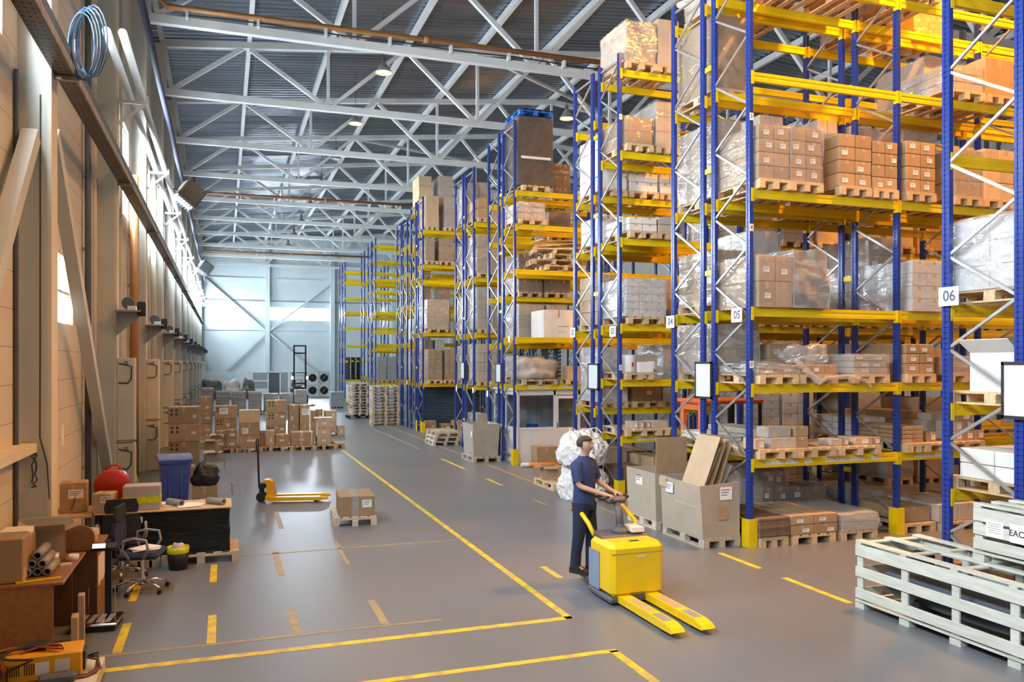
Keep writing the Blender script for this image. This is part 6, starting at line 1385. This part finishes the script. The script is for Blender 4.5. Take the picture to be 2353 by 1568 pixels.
for k, (x, rx, h, m, lab) in enumerate(((-.95, .8, 1.45, 'olive_tarp', 'dark tarpaulin heap at the far end, nearest the window wall'), (.55, .62, 1.35, 'tarp', 'pale folded sheeting heap at the far end, in the middle of three'), (1.75, .5, 1.4, 'olive_tarp', 'mottled dark heap at the far end, next to the partition'))):
    o = put('tarpaulin_heap', mated(lump(rx, .8, h, 80 + k, .25, 4), m), None, (x, 65.5 + .3 * k, 0)); tag(o, lab, 'tarpaulin', 'far tarpaulin heaps')
o = MB().box((-.42, -.4, .08), (.42, .4, .98), 0, .01).build('steel_cabinet', 'grey_box', None, (6.5, 50.4, 0)); tag(o, 'plain grey cabinet standing alone near the end rack', 'cabinet')
for k in range(4): MB().box((-.36 + .2 * k, -.35, 0), (-.28 + .2 * k, .35, .08)).build('foot', 'dark_grey', o)
o = put('sheet_scrap', mated(lump(.55, .3, .12, 91, .3, 3), 'bluegrey'), None, (4.9, 53.0, 0)); tag(o, 'flat bluish scrap lying on the floor near the grey cabinet', 'scrap')
for k in range(10):
    o = put('pallet', pallet_mesh('black', .8, 1.2), None, (XatY(808, J1.yc) + .1, J1.yc, J1.levels[1] + .0015 + .1455 * k)); tag(o, 'black pallet in the stack on the end rack, %s from the shelf' % ORW[k], 'pallet', 'black pallets on the end rack')
o = MB().box((0, 0, 0), (1.2, .01, .9)).build('white_panel', 'plastic_white', None, (10.5, 60, 2)); bpy.data.objects.remove(o)
# ---------------- yellow powered pallet truck
tr = thing('powered_pallet_truck', 'yellow powered pallet truck ridden by the worker', 'pallet truck', (4.44, 8.24, 0))
b = MB(); b.box((-.34, 0, .09), (.34, .60, .70), 0, .055); b.build('body', 'truck_yellow', tr)
MB().prism([(-.345, .12), (-.352, .12), (-.352, .56), (-.345, .56)], 'y', .30, .58).build('side_panel', 'bluegrey', tr); MB().prism([(.345, .12), (.352, .12), (.352, .56), (.345, .56)], 'y', .30, .58).build('side_panel', 'bluegrey', tr)
MB().box((-.345, .02, .025), (.345, .62, .10), 0, .02).build('skirt', 'dark_grey', tr)
MB().prism([(.32, .70), (.62, .70), (.62, .745), (.36, .725)], 'x', -.30, .30).build('top_cover', 'dark_grey', tr)
MB().box((-.05, .10, .698), (.07, .16, .7015)).build('lifting_slot', 'black', tr)
MB().box((-.335, -.004, .585), (.335, 0.006, .592)).build('panel_joint', 'gas_pipe', tr)
MB().box((-.02, -.006, .54), (.08, -.001, .56)).build('logo_plate', 'card_white', tr)
for s in (-1, 1):
    f = MB(); x = s * .175
    f.box((x - .075, -1.0, .075), (x + .075, .05, .12)); f.box((x - .075, -1.0, .04), (x - .06, .05, .075)).box((x + .06, -1.0, .04), (x + .075, .05, .075))
    f.prism([(-1.0, .04), (-1.0, .12), (-1.12, .095), (-1.16, .06), (-1.14, .045)], 'x', x - .075, x + .075)
    o = f.build('fork', 'truck_yellow', tr)
    MB().box((x - .05, -.95, .1195), (x + .05, -.70, .122)).build('fork_slot', 'mid_grey', o); MB().box((x - .05, -.60, .1195), (x + .05, -.15, .1215)).build('worn_patch', 'tape', o)
    MB().lathe([(.01, -.04), (.04, -.04), (.04, .04), (.01, .04)], (x, -.90, .04), 14, 0, 'y' if False else 'x').build('load_roller', 'black', o)
    MB().lathe([(.02, -.04), (.06, -.04), (.06, .04), (.02, .04)], (s * .24, .45, .06), 14, 0, 'x').build('caster', 'black', tr)
    MB().tube([(s * .29, .56, .70), (s * .31, .68, .82), (s * .31, .92, .92), (s * .31, 1.10, .97), (s * .31, 1.16, .90)], .028, 10).build('side_guard', 'truck_yellow', tr, smooth=True)
MB().lathe([(.10, 0), (.10, .04), (.06, .08), (.05, .12)], (.0, .46, .72), 16).build('column_base', 'dark_grey', tr)
MB().tube([(0.0, .46, .80), (.02, .52, .95), (.03, .62, 1.07)], [.05, .045, .04], 10).build('tiller', 'dark_grey', tr, smooth=True)
hd = MB().box((-.10, .57, 1.05), (.16, .72, 1.13), 0, .03).build('tiller_head', 'dark_grey', tr)
for s in (-1, 1): MB().tube([(.03 + s * .12, .64, 1.09), (.03 + s * .20, .70, 1.11), (.03 + s * .19, .78, 1.12), (.03 + s * .06, .80, 1.12)], .016, 8).build('grip', 'black', hd, smooth=True)
MB().box((-.27, .62, .10), (.27, 1.24, .15), 0, .01).build('platform', 'dark_grey', tr)
MB().box((.10, .34, .745), (.26, .58, .80)).build('document_tray', 'plastic_white', tr)
# ---------------- the worker
PX_, PY_, PZ_ = 4.22, 9.24, .1505
pe = bpy.data.objects.new('person', None); COL.objects.link(pe); pe.location = (PX_, PY_, PZ_); pe.rotation_euler = (0, 0, R(33))
tag(pe, 'worker in navy T-shirt and dark trousers steering the yellow pallet truck', 'person')
V, E, Rr = [], [], []
def node(p, r, parent=None):
    V.append(p); Rr.append(r if isinstance(r, tuple) else (r, r))
    if parent is not None: E.append((parent, len(V) - 1))
    return len(V) - 1
pelvis = node((0, 0, .90), (.125, .105)); wst = node((0, -.005, 1.04), (.115, .095), pelvis); chs = node((0, .005, 1.20), (.135, .10), wst); uch = node((0, .012, 1.34), (.11, .085), chs)
nk = node((0, .005, 1.43), .052, uch); nk2 = node((0, -.012, 1.475), .05, nk); jaw = node((0, -.03, 1.515), (.058, .068), nk2); mid = node((0, -.025, 1.575), (.074, .09), jaw); cr = node((0, -.015, 1.635), (.066, .08), mid); node((0, -.01, 1.672), (.03, .04), cr)
node((0, -.128, 1.562), .013, mid); node((.083, -.012, 1.572), (.012, .022), mid); node((-.083, -.012, 1.572), (.012, .022), mid)
for s in (-1, 1):
    sh_ = node((s * .165, .01, 1.345), .055, uch); el = node((s * .225, -.06, 1.10), .040, sh_)
    wr = node((s * .135, -.33, 1.02), .026, el); pm = node((s * .115, -.395, 1.01), (.034, .018), wr); kn = node((s * .108, -.435, 1.005), (.036, .016), pm)
    for k in range(4):
        ox = (-.030 + .020 * k); ln = (.030, .036, .034, .026)[k]
        a = node((s * .108 + ox, -.455, 1.003), .0095, kn); b_ = node((s * .108 + ox, -.455 - ln * .55, .985), .009, a); node((s * .108 + ox, -.45 - ln * .2, .965), .008, b_)
    th1 = node((s * .108 - s * .04, -.40, .99), .011, pm); node((s * .108 - s * .055, -.43, .975), .0095, th1)
    hp_ = node((s * .085, .0, .84), .085, pelvis); kne = node((s * .10, -.015 - .03 * s, .47), .056, hp_); an = node((s * .105, .02 - .05 * s, .09), .038, kne); node((s * .11, -.11 - .05 * s, .035), .030, an)
me = bpy.data.meshes.new('body'); me.from_pydata(V, E, []); me.materials.append(MAT['skin'])
bd = put('body', me, pe); sk = bd.modifiers.new('skin', 'SKIN'); sk.use_smooth_shade = True; ss = bd.modifiers.new('smooth', 'SUBSURF'); ss.levels = 1; ss.render_levels = 1
for i, v in enumerate(me.skin_vertices[0].data): v.radius = Rr[i]; v.use_root = (i == 0)
def loft(b, rings, n=18):
    """rings = (centre, rx, ry); builds an open tube of ellipses"""
    o0 = []
    vs = []; fs = []
    for (c, rx, ry) in rings:
        for k in range(n):
            w = 2 * math.pi * k / n; vs.append((c[0] + rx * math.cos(w), c[1] + ry * math.sin(w), c[2]))
    for i in range(len(rings) - 1):
        for k in range(n): fs.append([i*n+k, i*n+(k+1) % n, (i+1)*n+(k+1) % n, (i+1)*n+k])
    b.poly(vs, fs); return b
sh = MB(); loft(sh, [((0, 0, .86), .170, .130), ((0, 0, .95), .168, .128), ((0, -.005, 1.05), .165, .125), ((0, .0, 1.20), .185, .135), ((0, .008, 1.32), .190, .125), ((0, .01, 1.385), .150, .100), ((0, .008, 1.43), .075, .070), ((0, .005, 1.445), .066, .062)])
for s in (-1, 1): sh.tube([(s * .13, .01, 1.345), (s * .175, .008, 1.335), (s * .20, -.02, 1.24), (s * .218, -.05, 1.145)], [.072, .074, .066, .064], 14, caps=False)
sh.build('t_shirt', 'shirt', pe, smooth=True)
trs = MB(); loft(trs, [((0, 0, .95), .160, .122), ((0, 0, .86), .172, .130), ((0, 0, .78), .170, .125)])
for s in (-1, 1): loft(trs, [((s * .082, 0, .86), .088, .122), ((s * .088, -.005, .72), .088, .105), ((s * .10, -.015 - .03 * s, .47), .070, .080), ((s * .104, .01 - .04 * s, .25), .062, .068), ((s * .105, .015 - .05 * s, .06), .062, .072)], 14)
trs.build('trousers', 'trousers', pe, smooth=True)
for s in (-1, 1):
    yo = -.05 * s
    sm = MB(); sm.prism([(.07 + yo, 0), (.075 + yo, .06), (.05 + yo, .10), (-.03 + yo, .10), (-.10 + yo, .06), (-.18 + yo, .045), (-.195 + yo, .02), (-.185 + yo, 0)], 'x', s * .107 - .045, s * .107 + .045); sm.build('shoe', 'black', pe)
    MB().lathe([(.001, -.008), (.006, -.006), (.008, 0), (.006, .006), (.001, .008)], (s * .032, -.107, 1.588), 10).build('eye', 'plastic_white', pe, smooth=True); MB().lathe([(.001, -.006), (.005, 0), (.001, .006)], (s * .032, -.114, 1.588), 8).build('pupil', 'black', pe)
    MB().bar((s * .018, -.112, 1.606), (s * .048, -.106, 1.607), .008, .006).build('eyebrow', 'hair', pe)
MB().bar((-.024, -.109, 1.528), (.024, -.109, 1.528), .008, .008).build('mouth', 'red_cable', pe)
bm = bmesh.new(); bmesh.ops.create_uvsphere(bm, u_segments=22, v_segments=14, radius=1.0)
bmesh.ops.delete(bm, geom=[f for f in bm.faces if f.calc_center_median().z < -.35 or (f.calc_center_median().y < -.25 and f.calc_center_median().z < .42)], context='FACES')
hm = bpy.data.meshes.new('hair'); bm.to_mesh(hm); bm.free(); hm.materials.append(MAT['hair'])
for v in hm.vertices: v.co = (v.co.x * .083, -.012 + v.co.y * .102, 1.60 + v.co.z * .085)
hm.polygons.foreach_set('use_smooth', [True] * len(hm.polygons)); ho = put('hair', hm, pe); so = ho.modifiers.new('thick', 'SOLIDIFY'); so.thickness = .012; so.offset = 1
bpy.context.view_layer.update()
